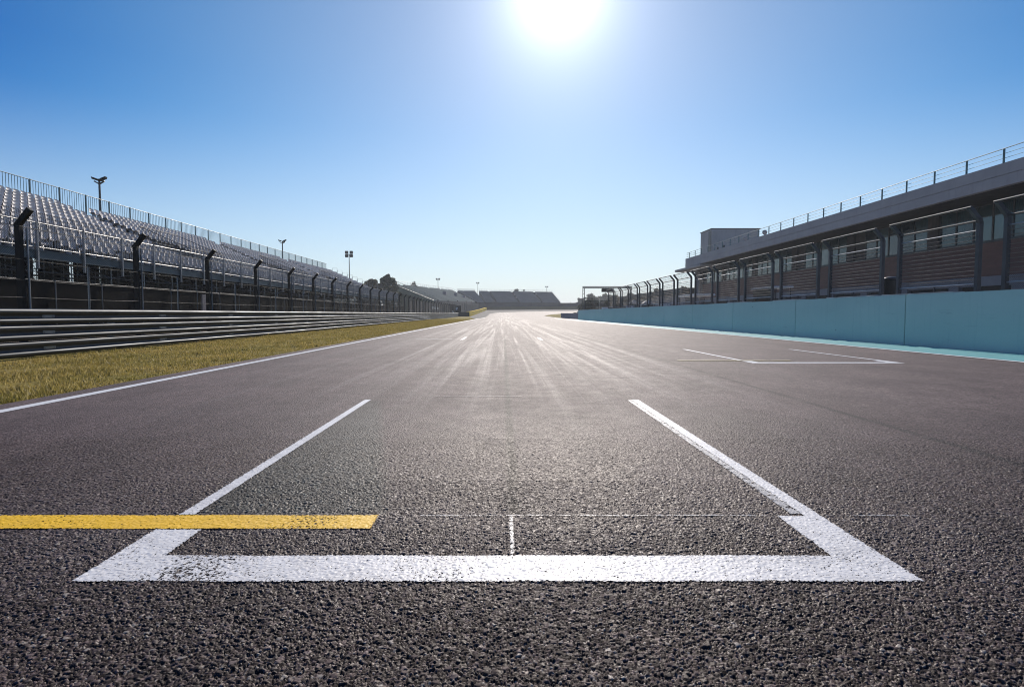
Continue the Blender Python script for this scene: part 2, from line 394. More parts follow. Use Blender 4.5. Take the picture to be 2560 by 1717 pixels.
def paint_mat(name, col, wear=0.5, dirt=(0.25, 0.24, 0.24), ps=2.2, spot=None):
    m, nt, b, out = new_mat(name)
    P = pos(nt)
    d = N(nt, 'ShaderNodeAttribute', attribute_name='edge').outputs['Fac']
    pit = N(nt, 'ShaderNodeAttribute', attribute_name='cav').outputs['Fac']
    n1 = noise(nt, P, 6, 5, 0.65)
    c = mixc(nt, ramp(nt, n1, 0.45, 0.75, 0, 0.35), col, dirt)
    nt.links.new(c, b.inputs['Base Color']); b.inputs['Roughness'].default_value = 0.55
    fine = noise(nt, P, 75, 3, 0.7)
    patch = noise(nt, pos(nt, (1.0, 1.6, 1.0)), ps, 5, 0.65)
    # worn away: ragged edges, pits between stones, rubbed patches
    e = math_n(nt, 'ADD', d, math_n(nt, 'MULTIPLY', math_n(nt, 'SUBTRACT', fine, 0.5), 0.058))
    keep = ramp(nt, e, 0.0015, 0.004)
    wv = math_n(nt, 'ADD', fine, math_n(nt, 'MULTIPLY', ramp(nt, patch, 0.52, 0.74), wear * 0.42))
    wv = math_n(nt, 'ADD', wv, math_n(nt, 'MULTIPLY', pit, 0.20))
    if spot:
        sx_ = N(nt, 'ShaderNodeSeparateXYZ'); nt.links.new(P, sx_.inputs[0])
        sl = math_n(nt, 'ADD', sx_.outputs[0], math_n(nt, 'MULTIPLY', sx_.outputs[1], spot[2]))
        dd = math_n(nt, 'ABSOLUTE', math_n(nt, 'SUBTRACT', math_n(nt, 'ADD', sl, math_n(nt, 'MULTIPLY', math_n(nt, 'SUBTRACT', n1, .5), .25)), spot[0]))
        wv = math_n(nt, 'ADD', wv, math_n(nt, 'MULTIPLY', ramp(nt, dd, spot[1] * .3, spot[1], 1, 0), math_n(nt, 'MULTIPLY', math_n(nt, 'LESS_THAN', sx_.outputs[1], 2.6), spot[3])))
    keep = math_n(nt, 'MULTIPLY', keep, ramp(nt, wv, 0.70, 0.75, 1, 0))
    tr = N(nt, 'ShaderNodeBsdfTransparent')
    mx = N(nt, 'ShaderNodeMixShader'); nt.links.new(keep, mx.inputs[0])
    nt.links.new(tr.outputs[0], mx.inputs[1]); nt.links.new(b.outputs[0], mx.inputs[2]); nt.links.new(mx.outputs[0], out.inputs[0])
    return m
M['paint_white'] = paint_mat('white_road_paint', (0.78, 0.77, 0.76), 0.28, spot=(-1.9, .20, -.42, .135))
M['paint_yellow'] = paint_mat('yellow_road_paint', (0.95, 0.56, 0.010), 0.16, (0.60, 0.36, 0.04), spot=(-1.86, .15, -.42, .12))
M['paint_ghost'] = paint_mat('worn_white_road_paint', (0.50, 0.49, 0.48), 1.1, ps=10)
M['paint_trace'] = paint_mat('almost_gone_road_paint', (0.42, 0.41, 0.41), 1.75, ps=16)
M['paint_pale_yellow'] = paint_mat('faded_yellow_road_paint', (0.62, 0.50, 0.22), 0.8)
M['paint_line'] = paint_mat('edge_line_paint', (0.78, 0.78, 0.77), 0.15)

def grass_mat(name, blade):
    m, nt, b, out = new_mat(name)
    P = pos(nt)
    n1 = noise(nt, P, 0.7, 5, 0.7); n2 = noise(nt, P, 7.0, 4, 0.7)
    c = mixc(nt, ramp(nt, n1, 0.35, 0.65), (0.235, 0.20, 0.042), (0.46, 0.345, 0.11))
    c = mixc(nt, ramp(nt, n2, 0.42, 0.7, 0, 0.85), c, (0.135, 0.115, 0.024))
    if blade:
        gi = N(nt, 'ShaderNodeNewGeometry')
        c = mixc(nt, ramp(nt, gi.outputs['Random Per Island'], 0.55, 1.0, 0, 0.8), c, (0.62, 0.50, 0.22))
        nt.links.new(c, b.inputs['Base Color']); b.inputs['Roughness'].default_value = 0.6
        tr = N(nt, 'ShaderNodeBsdfTranslucent'); nt.links.new(c, tr.inputs['Color'])
        mx = N(nt, 'ShaderNodeMixShader'); mx.inputs[0].default_value = 0.45
        nt.links.new(b.outputs[0], mx.inputs[1]); nt.links.new(tr.outputs[0], mx.inputs[2]); nt.links.new(mx.outputs[0], out.inputs[0])
    else:
        nt.links.new(c, b.inputs['Base Color']); b.inputs['Roughness'].default_value = 0.95; b.inputs['Specular IOR Level'].default_value = 0.1
        bn = N(nt, 'ShaderNodeBump'); bn.inputs['Strength'].default_value = 0.8; bn.inputs['Distance'].default_value = 0.05
        nt.links.new(noise(nt, P, 30, 4, 0.7), bn.inputs['Height']); nt.links.new(bn.outputs[0], b.inputs['Normal'])
    return m
M['turf'] = grass_mat('dry_turf', False)
M['blade'] = grass_mat('grass_blades', True)
M['earth'] = mat('dry_earth', (0.20, 0.17, 0.12), 0.95, 0, 0.25, 0.15, bump=0.3, bscale=3, spec=0.1)

# ------------------------------------------------------------------ stone surface of the near asphalt
CELL = 0.0092
def stone_field(x, y):
    h, r, c = stone_layer(x, y, CELL, 0)
    h2, r2_, c2 = stone_layer(x + 0.37, y + 0.11, CELL * 1.75, 7)
    big = (r2_ > 0.76) & (c2 < 0.55)
    h2 = h2 + 0.0006
    return np.where(big, np.maximum(h2, h), h).astype(np.float32), np.where(big, (r2_ - 0.76) / 0.24, r).astype(np.float32), np.where(big, c2, c).astype(np.float32)

def stone_layer(x, y, CELL, sh):
    """height, stone tone and crevice depth at each point"""
    gx = np.floor(x / CELL).astype(np.int64); gy = np.floor(y / CELL).astype(np.int64)
    f1 = np.full(x.shape, 9.0, np.float32); f2 = f1.copy()
    hid = np.zeros(x.shape, np.uint32); dx1 = np.zeros(x.shape, np.float32); dy1 = dx1.copy()
    def h32(a, b, s):
        v = (a.astype(np.uint64) * 73856093 ^ b.astype(np.uint64) * 19349663 ^ np.uint64(s * 83492791)) & np.uint64(0xffffffff)
        v = ((v ^ (v >> np.uint64(15))) * np.uint64(2246822519)) & np.uint64(0xffffffff)
        v = ((v ^ (v >> np.uint64(13))) * np.uint64(3266489917)) & np.uint64(0xffffffff)
        return (v ^ (v >> np.uint64(16))).astype(np.uint32)
    fl = lambda u: (u / 4294967296.0).astype(np.float32)
    for i in (-1, 0, 1):
        for j in (-1, 0, 1):
            cx = gx + i; cy = gy + j
            px = (cx + 0.1 + 0.8 * fl(h32(cx + 100000, cy + 100000, 1 + sh))) * CELL
            py = (cy + 0.1 + 0.8 * fl(h32(cx + 100000, cy + 100000, 2 + sh))) * CELL
            ddx = ((x - px) / CELL).astype(np.float32); ddy = ((y - py) / CELL).astype(np.float32)
            d = np.sqrt(ddx ** 2 + ddy ** 2)
            sid = h32(cx + 100000, cy + 100000, 3 + sh)
            nearer = d < f1
            f2 = np.where(nearer, f1, np.minimum(f2, d))
            hid = np.where(nearer, sid, hid); dx1 = np.where(nearer, ddx, dx1); dy1 = np.where(nearer, ddy, dy1)
            f1 = np.where(nearer, d, f1)
    r1 = fl(hid); r2 = fl(hid * np.uint32(2654435761)); r3 = fl(hid * np.uint32(40503) + np.uint32(12345) * hid); r4 = fl(hid * np.uint32(97531))
    edge = np.clip((f2 - f1) / 0.30, 0, 1)
    dome = edge * edge * (3 - 2 * edge)
    h = -0.0050 + dome * (0.0026 + 0.0044 * r2) + dome * 0.0040 * ((r3 - 0.5) * dx1 + (r4 - 0.5) * dy1) * 1.8
    low = r2 < 0.10
    h = np.where(low, h - 0.002, h)
    return h.astype(np.float32), r1, (1 - dome).astype(np.float32) * np.where(low, 1.25, 1.0).astype(np.float32)

def grid_arrays(x0, x1, y0, y1, s):
    nx = int(round((x1 - x0) / s)) + 1; ny = int(round((y1 - y0) / s)) + 1
    xs = np.linspace(x0, x1, nx); ys = np.linspace(y0, y1, ny)
    X, Y = np.meshgrid(xs, ys); X = X.ravel(); Y = Y.ravel()
    idx = np.arange(nx * ny).reshape(ny, nx)
    q = np.stack([idx[:-1, :-1], idx[:-1, 1:], idx[1:, 1:], idx[1:, :-1]], -1).reshape(-1, 4)
    return X, Y, q

def mesh_np(name, V, Q, attrs, mats):
    me = bpy.data.meshes.new(name)
    me.vertices.add(len(V)); me.vertices.foreach_set('co', np.ascontiguousarray(V, np.float32).ravel())
    me.loops.add(Q.size); me.loops.foreach_set('vertex_index', Q.ravel().astype(np.int32))
    me.polygons.add(len(Q)); k = Q.shape[1]
    me.polygons.foreach_set('loop_start', np.arange(0, Q.size, k, dtype=np.int32))
    try: me.polygons.foreach_set('loop_total', np.full(len(Q), k, np.int32))
    except Exception: pass
    for n, a in attrs.items():
        me.attributes.new(n, 'FLOAT', 'POINT').data.foreach_set('value', np.ascontiguousarray(a, np.float32))
    for m in mats: me.materials.append(m)
    me.update(calc_edges=True); me.validate()
    return me

# ------------------------------------------------------------------ SETTING: ground, track, verge
gr = MB()
ys = [-400, -60, 0, 60] + list(range(100, 322, 4)) + [400, 700, 1500, 4000]
xs = [-4000, -600, -120, -40, 0, 40, 120, 600, 4000]
for a, b in zip(ys[:-1], ys[1:]):
    for c, d in zip(xs[:-1], xs[1:]):
        gr.face([(c, a, g(a) - .07), (d, a, g(a) - .07), (d, b, g(b) - .07), (c, b, g(b) - .07)])
tag(gr.build('ground', M['earth']), 'dry pale earth around the circuit reaching the horizon', kind='structure')

TRACK = [(-5.0, -20), (-5.0, 100), (-4.3, 125), (-4.9, 200), (-3, 222), (7, 241), (32, 258), (75, 270), (75, 215), (40, 209),
         (21, 203), (16, 185), (12.1, 165), (12.0, 150), (12.3, 118), (11.62, 88), (11.62, -20)]
def make_track():
    V, Q, A = [], [], {'near': [], 'stone': [], 'cav': [], 'gloss': []}
    n = 0
    core = [(-3.0, 3.4, 0.4, 1.0, 0.0042), (-3.0, 3.4, 1.0, 1.7, 0.0027), (-3.2, 3.6, 1.7, 2.3, 0.0030), (-3.6, 4.0, 2.3, 3.0, 0.0035), (-4.2, 4.6, 3.0, 4.0, 0.0044), (-4.95, 7.5, 4.0, 6.0, 0.0060)]
    bands = list(core)
    for x0, x1, y0, y1, st in core[:-1]: bands += [(-4.95, x0, y0, y1, 0.0058), (x1, 7.5, y0, y1, 0.0058)]
    for x0, x1, y0, y1, s in bands:
        X, Y, q = grid_arrays(x0, x1, y0, y1, s)
        h, r, cv = stone_field(X, Y)
        fade = np.clip((X + 4.95) / 0.15, 0, 1) * np.clip((7.5 - X) / 2.2, 0, 1) * np.clip((5.6 - Y) / 3.6, 0, 1)
        first = np.clip((Y - 0.4) / 0.3, 0, 1); fade = fade * first
        amp = np.clip((5.0 - Y) / 1.6, 0.0, 1)
        und = 0.0012 * np.sin(X * 9 + 2 * np.sin(Y * 5)) * fade
        V.append(np.stack([X, Y, h * fade + und], -1)); Q.append(q + n); n += len(X)
        A['near'].append(fade); A['stone'].append(r); A['cav'].append(cv); A['gloss'].append((r * 7.31) % 1.0)
    flat = poly_sheet(TRACK, 0.0)
    fv, ff = [], []
    # cut the stone patch out of the flat sheet
    holes = [(b[0], b[1], b[2], b[3]) for b in bands]
    def addq(p):
        k = len(fv); fv.extend(p); ff.append((k, k + 1, k + 2, k + 3))
    for f in flat.f:
        p = [flat.v[i] for i in f]
        if p[0][1] >= 6.0 or p[2][1] <= 0.4: addq(p)
    # rows that meet the patch
    def rect(xa, xb, ya, yb):
        if xb - xa > 1e-6 and yb - ya > 1e-6: addq([(xa, ya, 0), (xb, ya, 0), (xb, yb, 0), (xa, yb, 0)])
    touched = [f for f in flat.f if not (flat.v[f[0]][1] >= 6.0 or flat.v[f[2]][1] <= 0.4)]
    lo = min(flat.v[f[0]][1] for f in touched); hi = max(flat.v[f[2]][1] for f in touched)
    rect(-5.0, 11.62, lo, 0.4); rect(-5.0, 11.62, 6.0, hi)
    rect(-5.0, -4.95, 0.4, 6.0); rect(7.5, 11.62, 0.4, 6.0)
    fv = np.array(fv, np.float32); ff = np.array(ff)
    V.append(fv); Q.append(ff + n)
    for k in A: A[k].append(np.zeros(len(fv)))
    me = mesh_np('track', np.concatenate(V), np.concatenate(Q), {k: np.concatenate(v) for k, v in A.items()}, [M['asphalt']])
    o = bpy.data.objects.new('track', me); COL.objects.link(o)
    return tag(o, 'dark coarse asphalt of the racing straight with painted grid boxes', kind='structure')
track = make_track()

def near_marking(name, rects, m, parent):
    """paint laid over the stones: follows their tops, fills the gaps"""
    V, Q, E, C = [], [], [], []; n = 0
    cells = {}
    s = 0.004
    x0 = min(r[0] for r in rects); x1 = max(r[1] for r in rects); y0 = min(r[2] for r in rects); y1 = max(r[3] for r in rects)
    X, Y, q = grid_arrays(x0, x1, y0, y1, s)
    ins = np.zeros(X.shape, bool)
    for r in rects: ins |= (X >= r[0] - 1e-6) & (X <= r[1] + 1e-6) & (Y >= r[2] - 1e-6) & (Y <= r[3] + 1e-6)
    d = np.full(X.shape, -1.0)
    for r in rects:
        dd = np.minimum(np.minimum(X - r[0], r[1] - X), np.minimum(Y - r[2], r[3] - Y)); d = np.maximum(d, dd)
    keep = ins[q].all(1); q = q[keep]
    used = np.unique(q); remap = np.full(len(X), -1); remap[used] = np.arange(len(used)); q = remap[q]
    X, Y, d = X[used], Y[used], d[used]
    h, r, cv = stone_field(X, Y)
    fade = np.clip((5.6 - Y) / 3.6, 0, 1)
    z = np.maximum(h * fade * 0.55, -0.0012) + 0.0032 + 0.0008 * np.sin(X * 9)
    me = mesh_np(name, np.stack([X, Y, z], -1), q, {'edge': d, 'cav': np.clip(cv, 0, 1) * fade}, [m])
    me.polygons.foreach_set('use_smooth', np.ones(len(q), bool))
    o = bpy.data.objects.new(name, me); COL.objects.link(o); o.parent = parent
    return o

def flat_marking(name, rects, m, parent, dz=0.004):
    """several butted rectangles as one sheet of paint"""
    mb = MB()
    for r in rects:
        mb.face([(r[0], r[2], dz + g(r[2])), (r[1], r[2], dz + g(r[2])), (r[1], r[3], dz + g(r[3])), (r[0], r[3], dz + g(r[3]))])
    o = mb.build(name, m, parent)
    a = o.data.attributes.new('edge', 'FLOAT', 'POINT'); a.data.foreach_set('value', [0.06] * len(mb.v))
    return o

# the near grid box: heavy front corner, thinner arms
BX0, BX1, BY = -1.456, 1.419, 1.865
near_marking('grid_box', [(BX0, BX1, BY, 2.070), (BX0, BX0 + .20, BY, 2.320), (BX1 - .20, BX1, BY, 2.478),
                          (BX0, BX0 + .075, 2.487, 5.83), (BX1 - .078, BX1, 2.2, 5.83)], M['paint_white'], track)
near_marking('old_paint_trace', [(BX1 - .125, BX1 - .074, 2.50, 5.80)], M['paint_trace'], track)
near_marking('yellow_line', [(-2.62, -0.555, 2.324, 2.484)], M['paint_yellow'], track)
near_marking('faint_line', [(-0.37, 1.18, 2.472, 2.486)], M['paint_trace'], track)
near_marking('faint_line', [(1.43, 1.84, 2.470, 2.484)], M['paint_trace'], track)
near_marking('faint_line', [(0.026, 0.044, 2.08, 2.466)], M['paint_ghost'], track)
flat_marking('faint_line', [(-0.75, 0.2, 6.03, 6.042)], M['paint_trace'], track, 0.005)
def box(xl, y, first=4.0):
    w = 2.78
    flat_marking('grid_box', [(xl, xl + w, y, y + .2), (xl, xl + .2, y + .2, y + .6), (xl + w - .2, xl + w, y + .2, y + .6),
                              (xl, xl + .09, y + .6, y + first), (xl + w - .09, xl + w, y + .6, y + first)], M['paint_line'], track, 0.004)
    flat_marking('yellow_line', [(xl - 1.2, xl + .98, y + .47, y + .6)], M['paint_pale_yellow'], track, 0.008)
box(4.55, 10.13)
flat_marking('grid_box', [(-1.50, -1.38, 19.1, 21.6), (1.27, 1.38, 19.1, 21.2)], M['paint_trace'], track)
flat_marking('faint_line', [(-3.1, -1.8, 19.6, 19.75)], M['paint_ghost'], track)
def line_strip(name, pts, w, m, dz, parent):
    mb = MB()
    for (xa, ya), (xb, yb) in zip(pts[:-1], pts[1:]):
        n = max(1, int((yb - ya) / 8))
        for i in range(n):
            y0 = ya + (yb - ya) * i / n; y1 = ya + (yb - ya) * (i + 1) / n
            x0 = xa + (xb - xa) * i / n; x1 = xa + (xb - xa) * (i + 1) / n
            mb.face([(x0 - w / 2, y0, g(y0) + dz), (x0 + w / 2, y0, g(y0) + dz), (x1 + w / 2, y1, g(y1) + dz), (x1 - w / 2, y1, g(y1) + dz)])
    o = mb.build(name, m, parent)
    a = o.data.attributes.new('edge', 'FLOAT', 'POINT'); a.data.foreach_set('value', [0.06] * len(mb.v))
    return o
line_strip('edge_line', [(-4.64, -15), (-4.64, 100), (-4.1, 125)], 0.14, M['paint_line'], 0.004, track)
line_strip('edge_line', [(9.68, -15), (9.68, 88), (10.4, 112)], 0.15, M['paint_line'], 0.008, track)
strip = poly_sheet([(9.66, -15), (11.60, -15), (11.60, 86.5), (9.66, 86.5)], 0.004).build('painted_strip', M['strip_teal'], track)

RUN = [(-5, 99), (-9.0, 147.5), (-9.4, 206), (-8.8, 245), (-8, 279), (35, 289), (85, 297), (85, 262), (0, 190), (-3, 112)]
M['runoff'] = mat('run_off_asphalt', (0.075, 0.068, 0.068), 0.85, 0, 0.15, 0.5, spec=0.2)
tag(poly_sheet(RUN, -0.012).build('runoff_area', M['runoff']), 'grey run-off tarmac climbing to the far bend', kind='structure')
VERGE = [(-5.04, -15), (-5.04, 99), (-8.9, 147), (-13, 147), (-13, -15)]
tag(poly_sheet(VERGE, -0.022, 2.0).build('grass_verge', M['turf']), 'strip of dry yellow turf between the track and the guardrail', kind='structure')
ISLE = [(12.32, 118), (12.12, 150), (12.2, 164), (13.2, 172), (16.1, 185), (21.2, 203), (45, 208), (45, 118)]
tag(poly_sheet(ISLE, 0.02).build('grass_island', M['turf']), 'tongue of dry grass on the inside of the far bend', kind='structure')
tag(poly_sheet([(11.98, -15), (34.0, -15), (34.0, 100), (60, 118), (12.6, 118), (12.0, 88)], -0.03).build('pit_lane', M['stone_grey']),
    'pale concrete pit lane behind the turquoise wall', kind='structure')

# guardrail line (x at y)
GL = [(-6, -9.8), (25, -9.8), (48, -10.5), (90, -11.75), (147, -11.85)]
def gl(y):
    for (ya, xa), (yb, xb) in zip(GL[:-1], GL[1:]):
        if y <= yb: return xa + (xb - xa) * (y - ya) / (yb - ya)
    return GL[-1][1]

def grass_blades():
    n = 170000
    t = rng.random(n)
    y = 4.6 + (t ** 2.2) * 94.0
    u = rng.random(n)
    xr = -5.03 + 0.05 * np.sin(y * 3.1) + 0.06 * np.sin(y * 1.17 + 2) * np.sin(y * 5.3) + rng.normal(0, .05, n)
    xl = np.array([gl(v) for v in y]) - 0.15
    x = xl + (xr - xl) * u
    # clumps: drop some where a pattern is low
    pat = np.sin(x * 3.1 + 1.3 * np.sin(y * 2.3)) * np.sin(y * 2.7 + 1.7 * np.sin(x * 1.9)) + rng.normal(0, .5, n)
    k = pat > -0.55; x, y = x[k], y[k]
    nt_ = 230; ty = 5.0 + (rng.random(nt_) ** 1.8) * 60; tx = np.array([gl(v) for v in ty]) - .1 + rng.random(nt_) * (np.full(nt_, -5.05) - np.array([gl(v) for v in ty]))
    per = 28; x = np.concatenate([x, (tx[:, None] + rng.normal(0, .05, (nt_, per))).ravel()]); y = np.concatenate([y, (ty[:, None] + rng.normal(0, .05, (nt_, per))).ravel()])
    tuft = np.concatenate([np.ones(k.sum()), np.full(nt_ * per, 1.6)]); n = len(x)
    tall = np.where(rng.random(n) < 0.06, 2.0, 1.0) * tuft
    hgt = (0.018 + 0.028 * rng.random(n)) * tall * (1 + 0.35 * np.sin(x * 2.1) * np.sin(y * 1.3))
    wid = (0.005 + 0.004 * rng.random(n)) * (1 + y / 22.0)
    an = rng.random(n) * 2 * math.pi; lean = rng.normal(0, 0.45, n); la = rng.random(n) * 2 * math.pi
    z = np.full(n, -0.024)
    dx, dy = np.cos(an) * wid, np.sin(an) * wid
    tx, ty = np.cos(la) * lean * hgt, np.sin(la) * lean * hgt
    V = np.stack([np.stack([x - dx, y - dy, z], -1), np.stack([x + dx, y + dy, z], -1), np.stack([x + tx, y + ty, z + hgt], -1)], 1).reshape(-1, 3)
    Q = np.arange(3 * n).reshape(n, 3)
    me = mesh_np('grass', V, Q, {}, [M['blade']])
    o = bpy.data.objects.new('grass', me); COL.objects.link(o)
    tag(o, 'short dry grass blades growing between track and guardrail', 'grass', kind='stuff')
grass_blades()

# ------------------------------------------------------------------ guardrail
def path_pts(y0, y1, step, off=0.0):
    out = []; y = y0
    while y <= y1 + 1e-6:
        e = 0.5; dx = (gl(min(y + e, 147)) - gl(max(y - e, -6))) / (2 * e) if -5 < y < 146 else 0
        L = math.hypot(dx, 1); nx, ny = 1 / L, -dx / L
        out.append((gl(y) + nx * off, y, g(y), nx, ny)); y += step
    return out
W = [(0, 0), (.02, .004), (.068, .034), (.08, .052), (.08, .082), (.068, .098), (.012, .128), (.004, .142), (.004, .170), (.012, .186),
     (.066, .216), (.08, .234), (.08, .272), (.07, .291), (.03, .312), (0, .316)]
gr_o = empty('guardrail', (gl(10), 10, 0), 'long galvanised three-rail guardrail along the left edge of the grass', 'guardrail')
for i, zb in enumerate((.02, .355, .69)):
    mb = MB()
    pp = path_pts(-4, 147, 1.0)
    mb.extrude_profile([(o, h + zb) for o, h in W], pp)
    o = mb.build('rail', M['rail_steel'], gr_o, smooth=True)
    for (x, y, z, nx, ny) in path_pts(8, 32, 4.0):
        mbb = MB(); mbb.box(x + .001, x + .012, y - .16, y + .16, z + zb + .125, z + zb + .19)
        for dy in (-.12, .12): mbb.lathe((x + .02, y + dy, z + zb + .155), [(.018, -.012), (.018, .012)], 6)
        mbb.build('splice', M['steel'], o)
mbp = None
for (x, y, z, nx, ny) in path_pts(-2, 146, 4.0, -.09):
    p = MB()
    p.box(x - .05, x + .05, y - .05, y - .035, z - .06, z + 1.0); p.box(x - .05, x + .05, y + .035, y + .05, z - .06, z + 1.0)
    p.box(x - .006, x + .006, y - .034, y + .034, z - .06, z + 1.0); p.box(x + .051, x + .092, y - .04, y + .04, z + .05, z + .97)
    p.build('post', M['steel'], gr_o)

# ------------------------------------------------------------------ debris fence behind the guardrail
fence = empty('debris_fence', (gl(12) - .42, 11.7, 0), 'tall wire debris fence on dark crooked posts behind the guardrail', 'fence')
fys = [11.85 + 3.73 * k for k in range(-3, 36)]
fys = [y for y in fys if y < 146]
def fx(y): return gl(y) - .42
for y in fys:
    x = fx(y); z = g(y); p = MB()
    p.bar((x, y, z - .05), (x, y, z + 2.80), .10, .105, (0, 1, 0))
    p.bar((x - .035, y, z + 2.74), (x + .27, y, z + 3.10), .105, .09, (0, 1, 0))
    p.box(x - .11, x + .11, y - .11, y + .11, z - .06, z + .015)
    p.build('post', M['dark_steel'], fence)
    q = MB(); q.tube([(x + .07, y + .12, z), (x + .07, y + .12, z + 2.72)], .022, 6); q.build('mesh_frame', M['steel'], fence)
    if y < 60:
        q = MB(); q.tube([(fx(y + 1.86) + .05, y + 1.86, z), (fx(y + 1.86) + .05, y + 1.86, z + 2.05)], .026, 6); q.build('slim_post', M['steel'], fence)
for i, h in enumerate((1.25, 1.62, 2.05, 2.74)):
    mb = MB(); y = fys[0]
    pts = []
    while y < fys[-1]:
        pts.append((fx(y) + .07, y, g(y) + h - (.015 * math.sin((y - 11.7) / 3.72 * math.pi) ** 2))); y += 1.24
    mb.tube(pts, .006, 5); mb.build('cable', M['cable'], fence)
mb = MB()
yy = [fys[0] + 1.24 * k for k in range(int((fys[-1] - fys[0]) / 1.24))]
for a, b in zip(yy[:-1], yy[1:]):
    mb.face([(fx(a) + .08, a, g(a) + .03), (fx(b) + .08, b, g(b) + .03), (fx(b) + .08, b, g(b) + 2.76), (fx(a) + .08, a, g(a) + 2.76)])
    mb.face([(fx(a) + .08, a, g(a) + 2.76), (fx(b) + .08, b, g(b) + 2.76), (fx(b) + .30, b, g(b) + 3.06), (fx(a) + .30, a, g(a) + 3.06)])
mb.build('wire_mesh', M['wire'], fence)

# ------------------------------------------------------------------ main grandstand, left
GS = empty('grandstand', (-18, 14, 0), 'long temporary grandstand full of pale seats on scaffold legs, left of the track', 'grandstand')
Y0, Y1 = 11.7, 95.0
BAY = 2.37
NR = 12; TX0 = -18.95; TREAD = .85; RISE = .37; Z0 = 3.45
VOM = [(37.0, 41.2), (55.0, 59.2), (73.0, 77.2)]
def in_vom(i, y, m=0.0):
    return any(a - m <= y <= b + m for a, b in VOM) and 2 <= i <= 5
def in_aisle(i, y):
    return any(a - .1 <= y <= a + 2.1 for a, b in VOM) and i >= 6
# tiers, broken by the entrance openings
for i in range(NR):
    mb = MB(); xa = TX0 - TREAD * i; xb = xa - TREAD; z = Z0 + RISE * i
    segs = [(Y0, Y1)]
    if 2 <= i <= 5:
        segs = []; c = Y0
        for a, b in VOM: segs.append((c, a)); c = b
        segs.append((c, Y1))
    for a, b in segs:
        mb.box(xb, xa, a, b, z - .05, z)
        if i: mb.box(xa, xa + .02, a, b, z - RISE, z - .052)
    mb.build('tier', M['tread'], GS)
# walls and stair inside each entrance
for a, b in VOM:
    mb = MB(); xa = TX0 - TREAD * 2; xb = TX0 - TREAD * 6
    zt = Z0 + RISE * 6
    mb.box(xb - .06, xb, a, b, Z0 - .6, zt - .4)
    mb.box(xb, xa, a, a + .05, Z0 - .5, Z0 + RISE * 2); mb.box(xb, xa, b - .05, b, Z0 - .5, Z0 + RISE * 2)
    for k in range(5): mb.box(xa - .6 - .3 * k, xa - .3 - .3 * k, a + .1, b - .1, Z0 - .1 * k - .1, Z0 - .1 * k)
    mb.build('entrance', M['hoarding'], GS)
    rl = MB()
    for (x, i) in ((xa, 2), (xb, 6)):
        zf_ = Z0 + RISE * i
        rl.tube([(x, a, zf_ + 1.0), (x, b, zf_ + 1.0)], .022); rl.tube([(x, a, zf_ + .12), (x, b, zf_ + .12)], .018)
        y = a
        while y <= b: rl.tube([(x, y, zf_ - .05), (x, y, zf_ + 1.0)], .012, 5); y += .21
    for y in (a, b):
        rl.tube([(xa, y, Z0 + RISE * 2 + 1.0), (xb, y, Z0 + RISE * 6 + 1.0)], .022)
        for k in range(17):
            t = k / 16; zz = Z0 + RISE * (2 + 4 * t)
            rl.tube([(xa + (xb - xa) * t, y, zz - .1), (xa + (xb - xa) * t, y, zz + 1.0)], .012, 5)
    rl.build('entrance_railing', M['cable'], GS)
    st = MB()
    for i in range(6, NR):
        xf = TX0 - TREAD * i
        for k in range(2): st.box(xf - TREAD * (k + 1) / 2 , xf - TREAD * k / 2 - .01, a, a + 1.95, Z0 + RISE * i + .001, Z0 + RISE * i + .001 + .14 * (k) + .04)
    st.build('stair', M['hoarding'], GS)
# seats
def seat_mesh():
    prof = [(.02, .36), (.07, .405), (.20, .40), (.34, .385), (.41, .42), (.44, .55), (.47, .70), (.49, .79)]
    cols = [-.215, -.16, -.05, .05, .16, .215]
    me = MB(); n = len(prof)
    for th in (0, 1):
        for j, y in enumerate(cols):
            lift = .085 if abs(y) > .2 else (.02 if abs(y) > .1 else 0)
            for i, (x, z) in enumerate(prof):
                back = max(0, (i - 3) / 4)
                xx = -x + lift * back * .9 * (1 if i < n - 1 else .5); zz = z + lift * (1 - back)
                if i == n - 1 and abs(y) > .2: zz -= .05
                if i == n - 1 and abs(y) < .1: zz += .012
                if th: xx -= .02 * back; zz -= .022 * (1 - back)
                me.v.append((xx, y, zz))
    m = len(cols)
    for th in (0, 1):
        o = th * m * n
        for j in range(m - 1):
            for i in range(n - 1):
                q = (o + j * n + i, o + j * n + i + 1, o + (j + 1) * n + i + 1, o + (j + 1) * n + i)
                me.f.append(q if th else q[::-1]); me.mi.append(0)
    o = m * n
    rim = [j * n for j in range(m)] + [(m - 1) * n + i for i in range(1, n)] + [j * n + n - 1 for j in range(m - 2, -1, -1)] + [i for i in range(n - 2, 0, -1)]
    for a, b in zip(rim, rim[1:] + rim[:1]): me.f.append((a, b, o + b, o + a)); me.mi.append(0)
    me.box(-.34, -.10, -.05, .05, .0, .375)
    return me
smb = seat_mesh()
spots = []
for i in range(NR):
    y = Y0 + .35
    while y < Y1 - .3:
        if not in_vom(i, y, .25) and not in_aisle(i, y) and not (i == 0 and random.random() < .22) and not (i == 1 and random.random() < .06):
            spots.append((TX0 - TREAD * i - .30, y, Z0 + RISE * i))
        y += .50
vis = [s for s in spots if s[1] > 1.12 * abs(s[0]) + .2]
vis.sort(key=lambda s: s[0] ** 2 + s[1] ** 2)
first = set(vis[:100])
proto = None
for s in vis[:100]:
    if proto is None:
        proto = smb.build('seat', M['seat'], None, smooth=True); proto.parent = GS; o = proto
    else:
        o = proto.copy(); COL.objects.link(o)
    o.location = Vector(s) - Vector(GS.location)
SV = np.array(smb.v); SF = [f for f in smb.f]
allv, allf = [], []
rest = [s for s in spots if s not in first]
mbs = MB()
